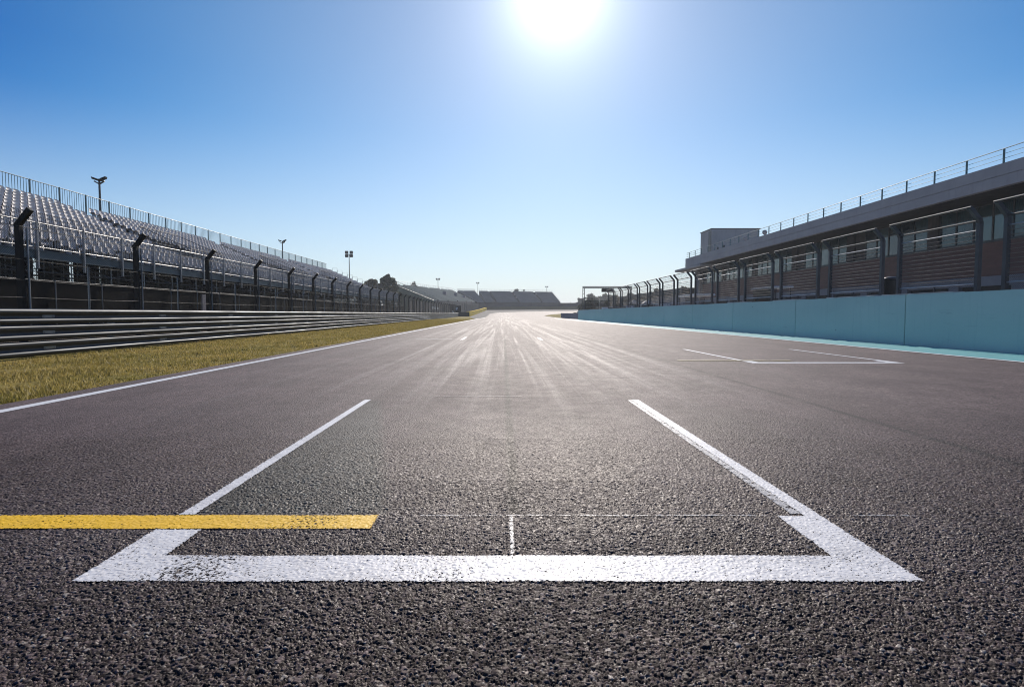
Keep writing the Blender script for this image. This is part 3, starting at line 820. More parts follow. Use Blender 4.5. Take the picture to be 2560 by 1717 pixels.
for s in rest:
    n = len(mbs.v)
    tw = random.uniform(-.03, .03)
    mbs.v.extend([(x + s[0] + y * tw, y + s[1], z + s[2]) for x, y, z in smb.v])
    mbs.f.extend([tuple(n + k for k in f) for f in SF])
mbs.mi = [0] * len(mbs.f)
o = mbs.build('seat_rows', M['seat'], GS, smooth=True); o['kind'] = 'stuff'
# front walkway, beam, bay railings
mb = MB(); mb.box(-18.95, -18.0, Y0, Y1, 3.26, 3.375); mb.build('walkway', M['tread'], GS)
mb = MB(); mb.box(-17.998, -17.93, Y0, Y1, 3.03, 3.36); mb.box(-17.93, -17.90, Y0, Y1, 3.03, 3.07); mb.box(-17.93, -17.90, Y0, Y1, 3.32, 3.36); mb.build('front_beam', M['beam'], GS)
def railing_panel(x, y, z0, z1, sp, r, post_down, name, m):
    p = MB()
    p.bar((x, y, z0 - post_down), (x, y, z1 + .03), .085, .07, (0, 1, 0))
    for h in (z0 + .06, z1): p.tube([(x, y + .04, h), (x, y + BAY - .04, h)], .026, 6)
    k = int(round((BAY - .1) / sp))
    for j in range(1, k): p.tube([(x, y + .04 + j * (BAY - .08) / k, z0 + .06), (x, y + .04 + j * (BAY - .08) / k, z1)], r, 5)
    return p.build(name, m, GS)
pf = pb = None
nb = int((Y1 - Y0) / BAY)
for k in range(nb):
    y = Y0 + (21.5 - Y0) % BAY + BAY * k
    if y + BAY > Y1: break
    if pf is None:
        pf = railing_panel(-17.88, y, 3.40, 4.39, .13, .015, .75, 'railing_panel', M['bright_tube']); yb0 = y
        pb = railing_panel(-30.05, y, 7.75, 9.41, .20, .015, 1.2, 'safety_fence_panel', M['teal_steel'])
    else:
        for pr in (pf, pb):
            c = pr.copy(); COL.objects.link(c); c.location = pr.location + Vector((0, y - yb0, 0))
# back frame, end stairs rail
mb = MB(); mb.box(-29.95, -29.15, Y0, Y1, Z0 + RISE * 11 - .05, Z0 + RISE * 11 - .001); mb.build('rear_walkway', M['tread'], GS)
er = MB()
for i in range(NR):
    x = TX0 - TREAD * i; z = Z0 + RISE * i
    er.tube([(x, Y1 + .05, z - .3), (x, Y1 + .05, z + 1.15), (x - TREAD + .05, Y1 + .05, z + 1.15), (x - TREAD + .05, Y1 + .05, z)], .024, 6)
    er.tube([(x, Y1 + .05, z + .55), (x - TREAD + .05, Y1 + .05, z + .55)], .016, 5)
er.build('end_railing', M['steel'], GS)
# scaffold
sc = MB()
legs = [-18.2, -20.4, -22.8, -25.2, -27.6, -29.9]
top_at = lambda x: Z0 + RISE * max(0, (TX0 - x) / TREAD) - .45
yk = Y0
kk = 0
while yk <= Y1:
    for x in legs: sc.tube([(x, yk, 0), (x, yk, top_at(x))], .03, 5)
    for x, x2 in zip(legs[:-1], legs[1:]):
        t1, t2 = top_at(x), top_at(x2)
        sc.tube([(x, yk, .3), (x2, yk, min(t2, .3 + 2.2))], .022, 4)
        sc.tube([(x, yk, t1 - .05), (x2, yk, t2 - .05)], .03, 4)
        sc.tube([(x, yk, 2.55), (x2, yk, 2.55)], .022, 4)
        if t2 > 3.6: sc.tube([(x, yk, 2.55), (x2, yk, t2 - .1)], .022, 4)
    yk += BAY; kk += 1
for j, x in enumerate(legs):
    for h in (1.0, 2.55, 4.2, 5.8):
        if h < top_at(x): sc.tube([(x, Y0, h), (x, Y1, h)], .022, 4)
    yk = Y0; fl = 1
    while yk < Y1 - BAY:
        hz = 2.55 if j % 2 == 0 else 1.0
        z2 = min(top_at(x) - .05, hz + 1.6)
        a, b = (hz, z2) if fl > 0 else (z2, hz)
        sc.tube([(x, yk, a), (x, yk + BAY, b)], .02, 4); fl = -fl; yk += BAY
sc.build('scaffold', M['steel'], GS)

# dark sheeting under the stand and a long screen beyond it
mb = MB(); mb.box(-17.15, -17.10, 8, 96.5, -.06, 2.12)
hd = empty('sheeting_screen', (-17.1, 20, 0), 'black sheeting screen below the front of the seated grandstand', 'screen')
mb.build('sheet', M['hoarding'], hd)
mb = MB(); mb.tube([(-17.08, 8, 2.14), (-17.08, 96.5, 2.14)], .022)
mb.build('top_rail', M['cable'], hd)
for k in range(36):
    y = 9.0 + k * 2.45
    mb = MB(); mb.tube([(-17.05, y, 0), (-17.05, y, 2.18)], .024); mb.build('post', M['steel'], hd)
for (ya, yb, zt) in ((24, 32.6, 7.0), (33.2, 36.0, 7.0), (36.4, 39.0, 5.2), (39.4, 41.9, 7.0), (42.2, 95, 7.0)):
    mb = MB(); mb.box(-30.35, -30.3, ya, yb, -.06, zt); mb.build('added_shade_sheet', M['hoarding'], GS)  # added dark sheets closing the open back, for the gloom under the stand
# white boards leaning under the stand
wb = MB(); wb.bbox(-16.9, -16.85, 31.2, 32.0, .4, 2.0, .01); wb.box(-16.95, -16.9, 31.25, 31.3, -.06, 1.9)
tag(wb.build('notice_board', M['concrete']), 'pale upright board standing against the black sheeting behind the fence', 'board')

def screen_wall(pts, h0, h1, th=.08):
    mb = MB()
    for (xa, ya), (xb, yb) in zip(pts[:-1], pts[1:]):
        n = max(1, int(math.hypot(xb - xa, yb - ya) / 8))
        for i in range(n):
            t0, t1 = i / n, (i + 1) / n
            a = Vector((xa + (xb - xa) * t0, ya + (yb - ya) * t0, 0)); b = Vector((xa + (xb - xa) * t1, ya + (yb - ya) * t1, 0))
            t = (b - a).normalized(); nn = Vector((-t.y, t.x, 0)) * th
            za, zb = g(a.y), g(b.y)
            A = [a + Vector((0, 0, za + h0)), b + Vector((0, 0, zb + h0)), b + Vector((0, 0, zb + h1)), a + Vector((0, 0, za + h1))]
            B = [p + nn for p in A]
            mb.face(A); mb.face(B[::-1]); mb.face([A[3], A[2], B[2], B[3]])
            if i == 0: mb.face([A[0], A[3], B[3], B[0]])
            if i == n - 1: mb.face([A[1], B[1], B[2], A[2]])
    return mb
SCR = [(-16.6, 97.5), (-16.8, 150), (-15.0, 215), (-11.5, 281), (35, 291), (85, 300)]
fs = empty('screened_fence', (-16.6, 97.5, 0), 'tall dark grey screened fence running round the outside of the far bend', 'fence')
screen_wall(SCR, -.1, 3.35).build('screen', M['far_hoarding'], fs)
for (xa, ya), (xb, yb) in zip(SCR[:-1], SCR[1:]):
    n = int(math.hypot(xb - xa, yb - ya) / 6)
    for i in range(n):
        x = xa + (xb - xa) * i / n; y = ya + (yb - ya) * i / n
        mb = MB(); mb.bar((x + .06, y - .1, g(y)), (x + .06, y - .1, g(y) + 4.0), .1, .1, (0, 1, 0)); mb.build('post', M['grey_steel'], fs)
# banner with small worn white marks, black board with white splashes
bn = empty('banner', (-16.45, 128, 1.2), 'dark banner with a short row of small white marks on the grey screen', 'banner')
mb = MB(); mb.box(-16.62, -16.58, 117, 146, 1.2, 3.1); mb.build('cloth', M['far_hoarding'], bn)
mb = MB(); y = 128.0
while y < 143:
    w = random.uniform(.5, 1.0); h = random.choice((.45, .6, .6))
    mb.box(-16.577, -16.565, y, y + w, 2.0, 2.0 + h)
    y += w + random.uniform(.25, .7)
mb.build('marks', M['white'], bn)
bd = empty('board', (-14.0, 149.5, .2), 'square black board with white splashes beyond the end of the guardrail', 'board')
mb = MB(); mb.bbox(-14.3, -11.3, 149.5, 149.7, .3, 3.1, .03); mb.build('panel', M['black_cloth'], bd)
mb = MB()
mb.face([(-12.9, 149.48, 2.0), (-12.4, 149.48, 1.9), (-12.2, 149.48, 2.6), (-12.7, 149.48, 2.7)])
mb.face([(-14.0, 149.48, 1.4), (-13.5, 149.48, 1.2), (-12.9, 149.48, .7), (-12.6, 149.48, .5), (-12.9, 149.48, .9), (-13.6, 149.48, 1.9)])
mb.build('splash', M['white'], bd)
for x in (-14.2, -11.4):
    mb = MB(); mb.box(x - .05, x + .05, 149.72, 149.82, .1, 3.1); mb.build('leg', M['dark_steel'], bd)

# ------------------------------------------------------------------ barriers at the far bend
tb = empty('tyre_barrier', (-10.4, 148, g(148)), 'dark brown tyre stack closing the end of the guardrail', 'barrier')
for i in range(4):
    x = -11.6 + .72 * i
    mb = MB()
    for k in range(5):
        zz = g(148) + .25 * k
        mb.lathe((x, 148.2, zz), [(.20, 0), (.33, .02), (.36, .08), (.36, .17), (.33, .23), (.20, .245)], 14)
    mb.build('tyre_stack', M['tyre'], tb)
mb = MB(); mb.box(-11.98, -9.06, 147.78, 147.82, g(148), g(148) + 1.22); mb.build('belt', M['tyre'], tb)
YB = [(-9.0, 148.3), (-9.3, 178), (-9.45, 206), (-9.0, 245), (-8.2, 278.5)]
yb = empty('foam_barrier', (-9.0, 148.3, g(148)), 'yellow covered barrier curving away behind the tyre stack', 'barrier')
screen_wall(YB, -.05, 1.28, .9).build('cover', M['yellow_barrier'], yb)
ob = empty('olive_barrier', (-8, 279.5, g(279)), 'long dark olive barrier across the far end of the bend', 'barrier')
screen_wall([(-8.0, 279.2), (35, 289.0), (85, 297.0)], -.05, 1.5, .8).build('cover', M['olive_barrier'], ob)

# ------------------------------------------------------------------ far grandstands
AH = .014
def bank(root, F0, F1, B0, B1, z0, z1, zt0, zt1, rows, m, aisles, end_m, rail=True):
    """stepped bank of seats between a front line and a back line"""
    L = lambda a, b, t: tuple(a[i] + (b[i] - a[i]) * t for i in range(len(a)))
    f0, f1 = (*F0, z0), (*F1, z1); b0, b1 = (*B0, zt0), (*B1, zt1)
    cuts = [0.0] + [c for a in aisles for c in (a - AH, a + AH)] + [1.0]
    sec = [(cuts[i], cuts[i + 1], i % 2) for i in range(len(cuts) - 1)]
    def pt(u, v, lift=0.0):
        p = L(L(f0, f1, u), L(b0, b1, u), v); return Vector((p[0], p[1], p[2] + lift))
    for (u0, u1, ais) in sec:
        mb = MB()
        for r in range(rows):
            v0, v1 = r / rows, (r + 1) / rows
            a0, a1 = pt(u0, v0), pt(u1, v0); c0, c1 = pt(u0, v1), pt(u1, v1)
            if ais:
                dz = Vector((0, 0, -.25))
                mb.face([a0 + dz, a1 + dz, c1 + dz, c0 + dz])
            else:
                up0 = Vector((a0.x, a0.y, c0.z)); up1 = Vector((a1.x, a1.y, c1.z))
                mb.face([a0, a1, up1, up0]); mb.face([up0, up1, c1, c0])
                # row of seat backs
                m0, m1 = pt(u0, v0 + .55 / rows), pt(u1, v0 + .55 / rows)
                s0, s1 = Vector((m0.x, m0.y, c0.z)), Vector((m1.x, m1.y, c1.z)); hb = Vector((0, 0, .32))
                mb.face([s0, s1, s1 + hb, s0 + hb])
                if u1 - u0 > .02:
                    pass
        mb.build('aisle' if ais else 'seat_bank', M['far_aisle'] if ais else m, root)
    for (f, b, nm) in ((f0, b0, 0), (f1, b1, 1)):
        mb = MB(); fb = Vector(f); bb = Vector(b)
        zb = min(g(fb.y), g(bb.y)) - .1
        mb.face([Vector((fb.x, fb.y, zb)), fb, bb, Vector((bb.x, bb.y, zb))]); mb.build('end_wall', end_m, root)
    mb = MB()
    mb.face([Vector((f0[0], f0[1], g(f0[1]) - .1)), Vector((f1[0], f1[1], g(f1[1]) - .1)), Vector(f1), Vector(f0)]); mb.build('front_wall', M['far_hoarding'], root)
    mb = MB()
    mb.face([Vector((b0[0], b0[1], g(b0[1]) - .1)), Vector(b0), Vector(b1), Vector((b1[0], b1[1], g(b1[1]) - .1))]); mb.build('back_wall', M['far_hoarding'], root)
    if rail:
        mb = MB(); n = 30
        A, B = Vector(b0), Vector(b1); up = Vector((0, 0, 1.2))
        mb.tube([A + up, B + up], .04, 4); mb.tube([A + up * .5, B + up * .5], .03, 4)
        for i in range(n + 1):
            p = A.lerp(B, i / n); mb.tube([p, p + up], .035, 4)
        mb.build('top_railing', M['steel'], root)
        # rail down both ends
        for f, b in ((f0, b0), (f1, b1)):
            mb = MB(); A, B = Vector(f), Vector(b)
            mb.tube([A + up * .9, B + up * .9], .035, 4)
            for i in range(9):
                p = A.lerp(B, i / 8); mb.tube([p, p + up * .9], .03, 4)
            mb.build('side_railing', M['steel'], root)
lf = empty('grandstand', (-18, 145, 0), 'green-grey grandstand with beige end wall beyond the trees on the left', 'grandstand')
bank(lf, (-18, 145), (-13.3, 264), (-29, 150), (-25, 272), 4.35, 6.5, 8.6, 12.2, 14, M['far_tier'], (.05, .22, .42, .66, .84), M['beige'])
for (u, v) in ((.43, .45), (.67, .42), (.84, .3)):
    mb = MB()
    x = -18 + 4.7 * u - 11 * v; y = 145 + 119 * u + 6 * v; z = 4.4 + 2.1 * u + (4.2 + 1.5 * u) * v
    mb.bbox(x - .6, x + .6, y - 1.4, y + 1.4, z + .2, z + 1.3, .05); mb.build('entrance_hood', M['concrete'], lf)
cf = empty('grandstand', (-9, 278, 0), 'small dark corner grandstand between the two far seat banks', 'grandstand')
bank(cf, (-12.8, 270), (-9.6, 279), (-23.0, 279), (-15.0, 291), 6.4, 6.7, 12.2, 12.6, 12, M['far_tier_blue'], (.3,), M['far_aisle'])
mf = empty('grandstand', (-9, 282, 0), 'wide blue-grey grandstand facing the camera straight ahead over the bend', 'grandstand')
bank(mf, (-9, 283), (31, 302), (-12.8, 294), (27.4, 314), 6.9, 7.0, 12.7, 12.9, 15, M['far_tier_blue'], (.13, .43, .74), M['far_aisle'])
for (u, v) in ((.43, .35), (.43, .62), (.74, .7)):
    mb = MB()
    x = -9 + 40 * u - 3.7 * v; y = 283 + 19 * u + 11.5 * v; z = 6.9 + 5.8 * v
    mb.bbox(x - .3, x + .5, y - 1.2, y + 1.2, z + .3, z + 1.1, .05); mb.build('entrance_hood', M['concrete'], mf)

# ------------------------------------------------------------------ floodlight masts
def mast(x, y, h, label, kind, base=None):
    z = g(y) if base is None else base
    o = empty('floodlight_mast', (x, y, z), label, 'floodlight', 'floodlight masts around the circuit')
    p = MB(); p.tube([(x, y, z - .05), (x, y, z + h - .2)], .13, 8, .075); p.box(x - .25, x + .25, y - .25, y + .25, z - .06, z + .05)
    p.build('pole', M['grey_steel'], o)
    heads = []
    if kind == 'wide':
        b = MB(); b.bar((x - .42, y, z + h - .18), (x, y, z + h - .42), .09, .09); b.bar((x, y, z + h - .42), (x + .42, y, z + h - .18), .09, .09); b.build('bracket', M['grey_steel'], o)
        heads = [(-.38, 0, .04, -.35), (.38, .0, .05, .35), (.22, -.2, -.12, .1)]
        for dx, dy, dz, tl in heads:
            q = MB(); cx, cz = x + dx, z + h + dz
            ca, sa = math.cos(tl), math.sin(tl)
            def P(u, v, w): return (cx + u * ca - w * sa, y + dy + v, cz + u * sa + w * ca)
            top = [P(-.22, -.15, .05), P(.22, -.15, .05), P(.22, .15, .05), P(-.22, .15, .05)]
            bot = [P(-.15, -.10, -.11), P(.15, -.10, -.11), P(.15, .10, -.11), P(-.15, .10, -.11)]
            q.face(top); q.face(bot[::-1])
            for i in range(4): q.face([top[i], bot[i], bot[(i + 1) % 4], top[(i + 1) % 4]])
            q.build('lamp_head', M['dark_steel'], o)
    else:
        b = MB(); b.bar((x - .7, y, z + h - .3), (x + .7, y, z + h - .3), .1, .1); b.build('bracket', M['grey_steel'], o)
        for dx in (-.5, .5):
            for dz in (.1, -.62) if kind == 'box' else (.1,):
                q = MB(); q.bbox(x + dx - .33, x + dx + .33, y - .30, y + .12, z + h + dz - .30, z + h + dz + .32, .05)
                q.bbox(x + dx - .25, x + dx + .25, y - .36, y - .305, z + h + dz - .25, z + h + dz + .28, .01)
                q.build('lamp_head', M['grey_steel'], o)
mast(-33, 46, 11.9, 'floodlight mast with spread heads above the near seats of the left grandstand', 'wide')
mast(-33, 83.6, 11.8, 'thin mast with two spread heads above the far part of the seated grandstand', 'wide')
mast(-33.1, 120, 13.9, 'tall mast with paired box lamps just left of the trees', 'box')
mast(-26, 222, 13.3, 'small mast on the top edge of the green-grey far grandstand', 'pair')
mast(-13.6, 297, 13.8, 'small mast between the two far grandstands', 'pair')
mast(24.8, 318, 12.0, 'small mast behind the right end of the blue-grey far grandstand', 'pair')

# ------------------------------------------------------------------ trees
def tree(name, x, y, h, rad, label, leaf, nclump=60, per=70, seed=1, group='trees around the circuit', squat=1.0, trunk_h=.35, base=None, size=.28):
    rnd = random.Random(seed); rg = np.random.default_rng(seed)
    z = (g(y) - .05) if base is None else base
    o = empty(name, (x, y, z), label, 'tree', group)
    t = MB()
    t.tube([(x, y, z - .1), (x + .1, y, z + h * trunk_h * .6), (x - .05, y + .05, z + h * trunk_h), (x + .1, y, z + h * .7)], h * .028, 7, h * .008)
    cz = z + h * (trunk_h + (1 - trunk_h) * .5); rz = h * (1 - trunk_h) * .52
    cl = []
    for i in range(nclump):
        while True:
            v = Vector((rnd.uniform(-1, 1), rnd.uniform(-1, 1), rnd.uniform(-1, 1)))
            if .25 < v.length < 1: break
        sq = 1 - .35 * max(0, v.z)
        c = Vector((x + v.x * rad * sq, y + v.y * rad * sq, cz + v.z * rz * squat)); cl.append((c, rad * rnd.uniform(.13, .30)))
        if i % 6 == 0: t.tube([(x, y, z + h * trunk_h * rnd.uniform(.8, 1.3)), tuple(c)], h * .010, 5, h * .003)
    t.build('trunk', M['bark'], o)
    V = []
    for c, r in cl:
        nn = int(per * (r / (rad * .2)))
        d = rg.normal(0, 1, (nn, 3)); d /= np.linalg.norm(d, axis=1)[:, None]
        p = np.array(c) + d * (r * rg.random((nn, 1)) ** .5) * np.array([1, 1, .75])
        s = size * (0.5 + rg.random((nn, 1)))
        a = rg.normal(0, 1, (nn, 3)); a /= np.linalg.norm(a, axis=1)[:, None]
        b = np.cross(a, d); b /= (np.linalg.norm(b, axis=1)[:, None] + 1e-6)
        V.append(np.stack([p - a * s, p + b * s * .45, p + a * s, p - b * s * .45], 1))
    V = np.concatenate(V).reshape(-1, 3) - np.array([x, y, z])
    me = mesh_np('crown', V, np.arange(len(V)).reshape(-1, 4), {}, [leaf])
    c = bpy.data.objects.new('crown', me); COL.objects.link(c); c.parent = o
    return o
tree('tree', -31.4, 152, 11.4, 2.75, 'tallest dark round-crowned tree behind the left grandstands', M['leaf'], 150, 120, 3, trunk_h=.30)
tree('tree', -35.0, 150, 10.2, 2.9, 'round olive-green tree left of the tallest dark tree', M['leaf_olive'], 120, 110, 4, trunk_h=.3)
tree('tree', -39.0, 156, 9.6, 2.4, 'low dark tree nearest the box-lamp mast', M['leaf'], 90, 100, 5, trunk_h=.25)
tree('tree', -28.5, 143.5, 8.2, 2.1, 'small olive tree in front of the tallest dark tree', M['leaf_olive'], 80, 100, 6, trunk_h=.2)
tree('tree', -33.0, 205, 11.5, 2.6, 'low bush-like tree showing over the beige end wall', M['leaf'], 30, 60, 8, trunk_h=.3)
tree('tree', 8.0, 330, 11.5, 2.2, 'dark tree top showing over the middle of the blue-grey grandstand', M['leaf_far'], 70, 90, 9, trunk_h=.3, size=.4)
tree('tree', 12.0, 332, 11.2, 1.8, 'smaller dark tree top beside the one over the blue-grey grandstand', M['leaf_far'], 60, 90, 10, trunk_h=.3, size=.4)
spec = [(52, 330, 7.9, 5, 'broad pale green tree right of the blue-grey grandstand'), (62, 335, 8.9, 5.5, 'tall hazy tree left of the gantry post'),
        (44, 318, 5.5, 3.0, 'low bush at the right foot of the blue-grey grandstand'), (30, 190, 5.8, 2.6, 'dark tree seen through the gantry, nearest its left post'),
        (37, 185, 6.6, 2.8, 'dark tree seen through the middle of the gantry'), (44, 192, 7.2, 2.8, 'dark tree under the gantry sign box'),
        (50, 200, 7.4, 3.2, 'dark tree at the right end of the gantry'), (58, 210, 9.2, 3.8, 'tree over the low dark roof beside the gantry'),
        (66, 205, 9.7, 3.6, 'tree over the middle of the low dark roof'), (72, 200, 10.4, 3.8, 'tree over the low dark roof nearest the pit building'),
        (25, 172, 3.9, 1.9, 'low shrub at the foot of the left gantry post')]
for i, (x, y, h, r_, lab) in enumerate(spec):
    tree('tree', x, y, h, r_, lab, M['leaf_far'] if y > 250 or i % 2 else M['leaf'], 60, 80, 20 + i, trunk_h=.22, size=.34)

# ------------------------------------------------------------------ turquoise pit wall
pw = empty('pit_wall', (11.63, 10, 0), 'long turquoise painted concrete wall along the right side of the track', 'wall')
yj = [-8 + 6.03 * k for k in range(0, 17)]
yj = [y + .0 for y in yj if y < 84] + [86.3]
for a, b in zip(yj[:-1], yj[1:]):
    p = MB(); p.cur = 0; p.bbox(11.63, 11.98, a + .014, b - .014, -.06, 1.452, .008)
    o = p.build('wall_panel', M['wall_teal'], pw)
    # pale strips on the panel: its sunlit top edge put into colour and shape
    t = a + .03
    while t < b - .3:
        L_ = min(random.uniform(.5, 2.2), b - .02 - t)
        if random.random() < .62:
            q = MB(); q.bbox(11.634, 11.976, t, t + L_, 1.4525, 1.482, .022); q.build('sunlit_cap', M['wall_top'], o)
        t += L_ + random.uniform(.05, .9)
cb = empty('concrete_barrier', (12.5, 105, 0), 'low bare grey concrete barrier continuing past the end of the turquoise wall', 'barrier')
BP = [(13.5, 90.0), (13.2, 104), (12.6, 121.5)]
screen_wall(BP[::-1], -.05, 1.03, .5).build('block', M['concrete'], cb)
mk = MB(); mk.bbox(20.0, 20.9, 158, 158.3, g(158), g(158) + .95, .03)
tag(mk.build('marker_board', M['black_cloth']), 'small black marker board beyond the concrete barrier', 'board')
mk = MB(); mk.bbox(20.98, 21.7, 158, 158.3, g(158), g(158) + 1.25, .03)
tag(mk.build('marker_board', M['white']), 'small white marker board beside the black one', 'board')
# raised walkway for the pit crews
wk = MB(); wk.box(12.25, 13.9, -8, 84, -.06, 1.08); tag(wk.build('pit_walkway', M['concrete']), 'raised concrete walkway hidden behind the turquoise wall', kind='structure')

# ------------------------------------------------------------------ fence panels on the pit wall
XF = 12.09; PL = 2.92; PER = 3.60
def pit_panel():
    r = empty('fence_panel', (XF, 0, 0), 'x', 'fence panel', 'catch fence panels on the turquoise wall')
    for y in (.05, PL - .05):
        p = MB()
        prof = [(XF, 1.0), (XF, 3.22), (XF - .04, 3.32), (XF - .28, 3.58)]
        for (xa, za), (xb, zb) in zip(prof[:-1], prof[1:]):
            p.bar((xa, y, za - (.02 if za > 1.1 else 0)), (xb, y, zb), .10, .10, (0, 1, 0))
        p.box(XF - .10, XF + .12, y - .09, y + .09, .98, 1.10)
        p.build('post', M['grey_steel'], r)
    p = MB(); p.tube([(XF - .29, -.02, 3.59), (XF - .29, PL + .02, 3.59)], .028, 8); p.build('top_rail', M['rail_steel'], r)
    p = MB(); p.tube([(XF - .02, .1, 3.26), (XF - .02, PL - .1, 3.26)], .028, 8); p.build('rail', M['grey_steel'], r)
    p = MB(); p.tube([(XF, .1, 3.02), (XF, PL - .1, 3.02)], .020, 8); p.build('rail', M['steel'], r)
    p = MB(); p.tube([(XF, .1, 1.66), (XF, PL - .1, 1.66)], .020, 8); p.build('rail', M['steel'], r)
    p = MB(); p.tube([(XF, PL / 2, 1.1), (XF, PL / 2, 1.66)], .02, 6); p.build('strut', M['grey_steel'], r)
    p = MB()
    for k in range(11): p.tube([(XF + .01, .1, 1.78 + .112 * k), (XF + .01, PL - .1, 1.78 + .112 * k)], .0090, 5)
    p.build('cable_infill', M['tan_wire'], r)
    p = MB()
    p.face([(XF + .02, .1, 1.5), (XF + .02, PL - .1, 1.5), (XF + .02, PL - .1, 3.24), (XF + .02, .1, 3.24)])
    p.face([(XF - .03, .1, 3.28), (XF - .03, PL - .1, 3.28), (XF - .27, PL - .1, 3.56), (XF - .27, .1, 3.56)])
    p.build('wire_mesh', M['wire_dark'], r)
    return r
pp = pit_panel(); k = 0
ypan = [14.15 + .05 + PER * j for j in range(-1, 14)]
for j, y in enumerate(ypan):
    o = pp if j == 0 else copy_tree(pp)
    o.location = (XF, y, 0)
    o['label'] = ORD[j] + ' crook-topped fence panel on the turquoise wall, counting from the camera end'

# ------------------------------------------------------------------ pit building
PB = empty('pit_building', (34, 20, 0), 'long two-storey pit building with deep grey roof fascia on the right', 'building')
XW = 34.0; YS, YE = -6.0, 95.0
XFa = 30.0; FE = 92.0
mb = MB(); mb.box(XFa, XFa + .35, YS, FE, 8.55, 9.20); mb.box(XFa + .06, XFa + .35, YS, FE, 9.20, 9.235); mb.box(XFa + .01, XFa + .35, YS, FE, 9.235, 9.93)
mb.box(XFa + .35, XW + 8, FE - .35, FE, 8.55, 9.93)
mb.build('fascia', M['fascia'], PB)
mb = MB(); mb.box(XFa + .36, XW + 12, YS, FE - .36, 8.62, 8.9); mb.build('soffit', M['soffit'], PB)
mb = MB(); mb.box(XFa + .36, XW + 12, YS, FE - .36, 9.6, 9.78); mb.build('roof', M['concrete'], PB)
# roof railing
yr = 34.0 - 2.69 * 14; rp = None
while yr < FE - .2:
    if rp is None:
        p = MB(); p.box(XFa + .12, XFa + .19, yr - .045, yr + .045, 9.93, 10.80); p.box(XFa + .08, XFa + .24, yr - .08, yr + .08, 9.93, 9.95)
        rp = p.build('railing_post', M['teal_steel'], PB); yr0 = yr
    else:
        c = rp.copy(); COL.objects.link(c); c.location = rp.location + Vector((0, yr - yr0, 0))
    yr += 2.69
for h, r_ in ((10.82, .026), (10.52, .013), (10.24, .013)):
    p = MB(); p.tube([(XFa + .15, YS, h), (XFa + .15, FE - .1, h), (XW + 6, FE - .1, h)], r_, 6); p.build('handrail' if r_ > .02 else 'wire', M['teal_steel'], PB)
# lower canopy past the end
p = MB(); pts = []
for a in range(9):
    t = math.pi * a / 8; pts.append((31.3 - 1.2 * math.sin(t) if False else 30.4 + .0 * a, 0))
outl = [(35.5, 84), (29.6, 84)] + [(29.6 + (1 - math.cos(R(18 * k))) * 1.6 if False else 30.6 - 1.0 * math.cos(R(18 * k)), 96.0 + 1.4 * math.sin(R(18 * k))) for k in range(6)] + [(35.5, 97.4)]
lo = [(x, y, 8.12) for x, y in outl]; hi = [(x, y, 8.40) for x, y in outl]
p.face(hi[::-1]); p.face(lo)
for i in range(len(outl)): p.face([lo[i], lo[(i + 1) % len(outl)], hi[(i + 1) % len(outl)], hi[i]])
p.build('canopy', M['fascia'], PB)
# upper floor: glazing in bays, piers, mullions
bays = []
yb_ = 44.2 - 10.45 * 5
while yb_ < YE: bays.append(yb_); yb_ += 10.45
mb = MB(); mb.box(XW - .02, XW + .3, YS, YE, 3.55, 5.87); mb.build('cladding', M['cladding'], PB)
mb = MB(); mb.box(XW - .06, XW + .25, YS, YE, 5.87, 5.97); mb.build('sill', M['mullion'], PB)
mb = MB(); mb.box(XW + .31, XW + 12, YS, YE, -.06, 8.6); mb.build('core', M['pier'], PB)
for y in bays:
    p = MB(); p.box(XW - .12, XW + .29, y - .55, y + .55, 5.98, 8.6); p.build('pier', M['pier'], PB)
    a, b = y + .55, min(y + 9.9, YE)
    if b - a < 1: continue
    n = max(1, int(round((b - a) / 1.55)))
    w = (b - a) / n
    for i in range(n):
        dark = (i == 5 and int(y) % 2 == 0)
        f = MB(); y0, y1 = a + i * w, a + (i + 1) * w
        f.box(XW + .0, XW + .12, y0, y0 + .06, 5.98, 8.58); f.box(XW + .0, XW + .12, y1 - .06, y1, 5.98, 8.58)
        f.box(XW + .01, XW + .11, y0 + .06, y1 - .06, 5.98, 6.05); f.box(XW + .01, XW + .11, y0 + .06, y1 - .06, 8.50, 8.58); f.box(XW + .02, XW + .10, y0 + .06, y1 - .06, 7.72, 7.78)
        fr = f.build('window', M['mullion'], PB)
        q = MB(); q.box(XW + .05, XW + .07, y0 + .06, y1 - .06, 6.05, 7.72); q.box(XW + .05, XW + .07, y0 + .06, y1 - .06, 7.78, 8.50)
        q.build('pane', M['pier'] if dark else M[random.choice(('glass', 'glass', 'glass', 'glass_dark', 'blind'))], fr)
# garages
y = -5.0; i = 0
while y < YE - 3:
    p = MB(); p.box(XW - .10, XW + .30, y - .45, y + .45, -.06, 3.53); p.build('garage_pier', M['garage_wall'], PB)
    if y + 4.75 < YE:
        p = MB(); p.box(XW - .06, XW + .28, y + .46, y + 4.76, 2.85, 3.53); p.build('lintel', M['garage_wall'], PB)
        d = MB()
        if i % 3 == 1:
            for k in range(9): d.box(XW + .10 + .012 * (k % 2), XW + .2, y + .46, y + 4.76, .3 * k, .3 * k + .295)
            d.build('shutter', M['shutter'], PB)
        else:
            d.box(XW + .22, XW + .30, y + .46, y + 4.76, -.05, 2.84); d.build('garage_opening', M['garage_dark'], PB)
    y += 5.22; i += 1
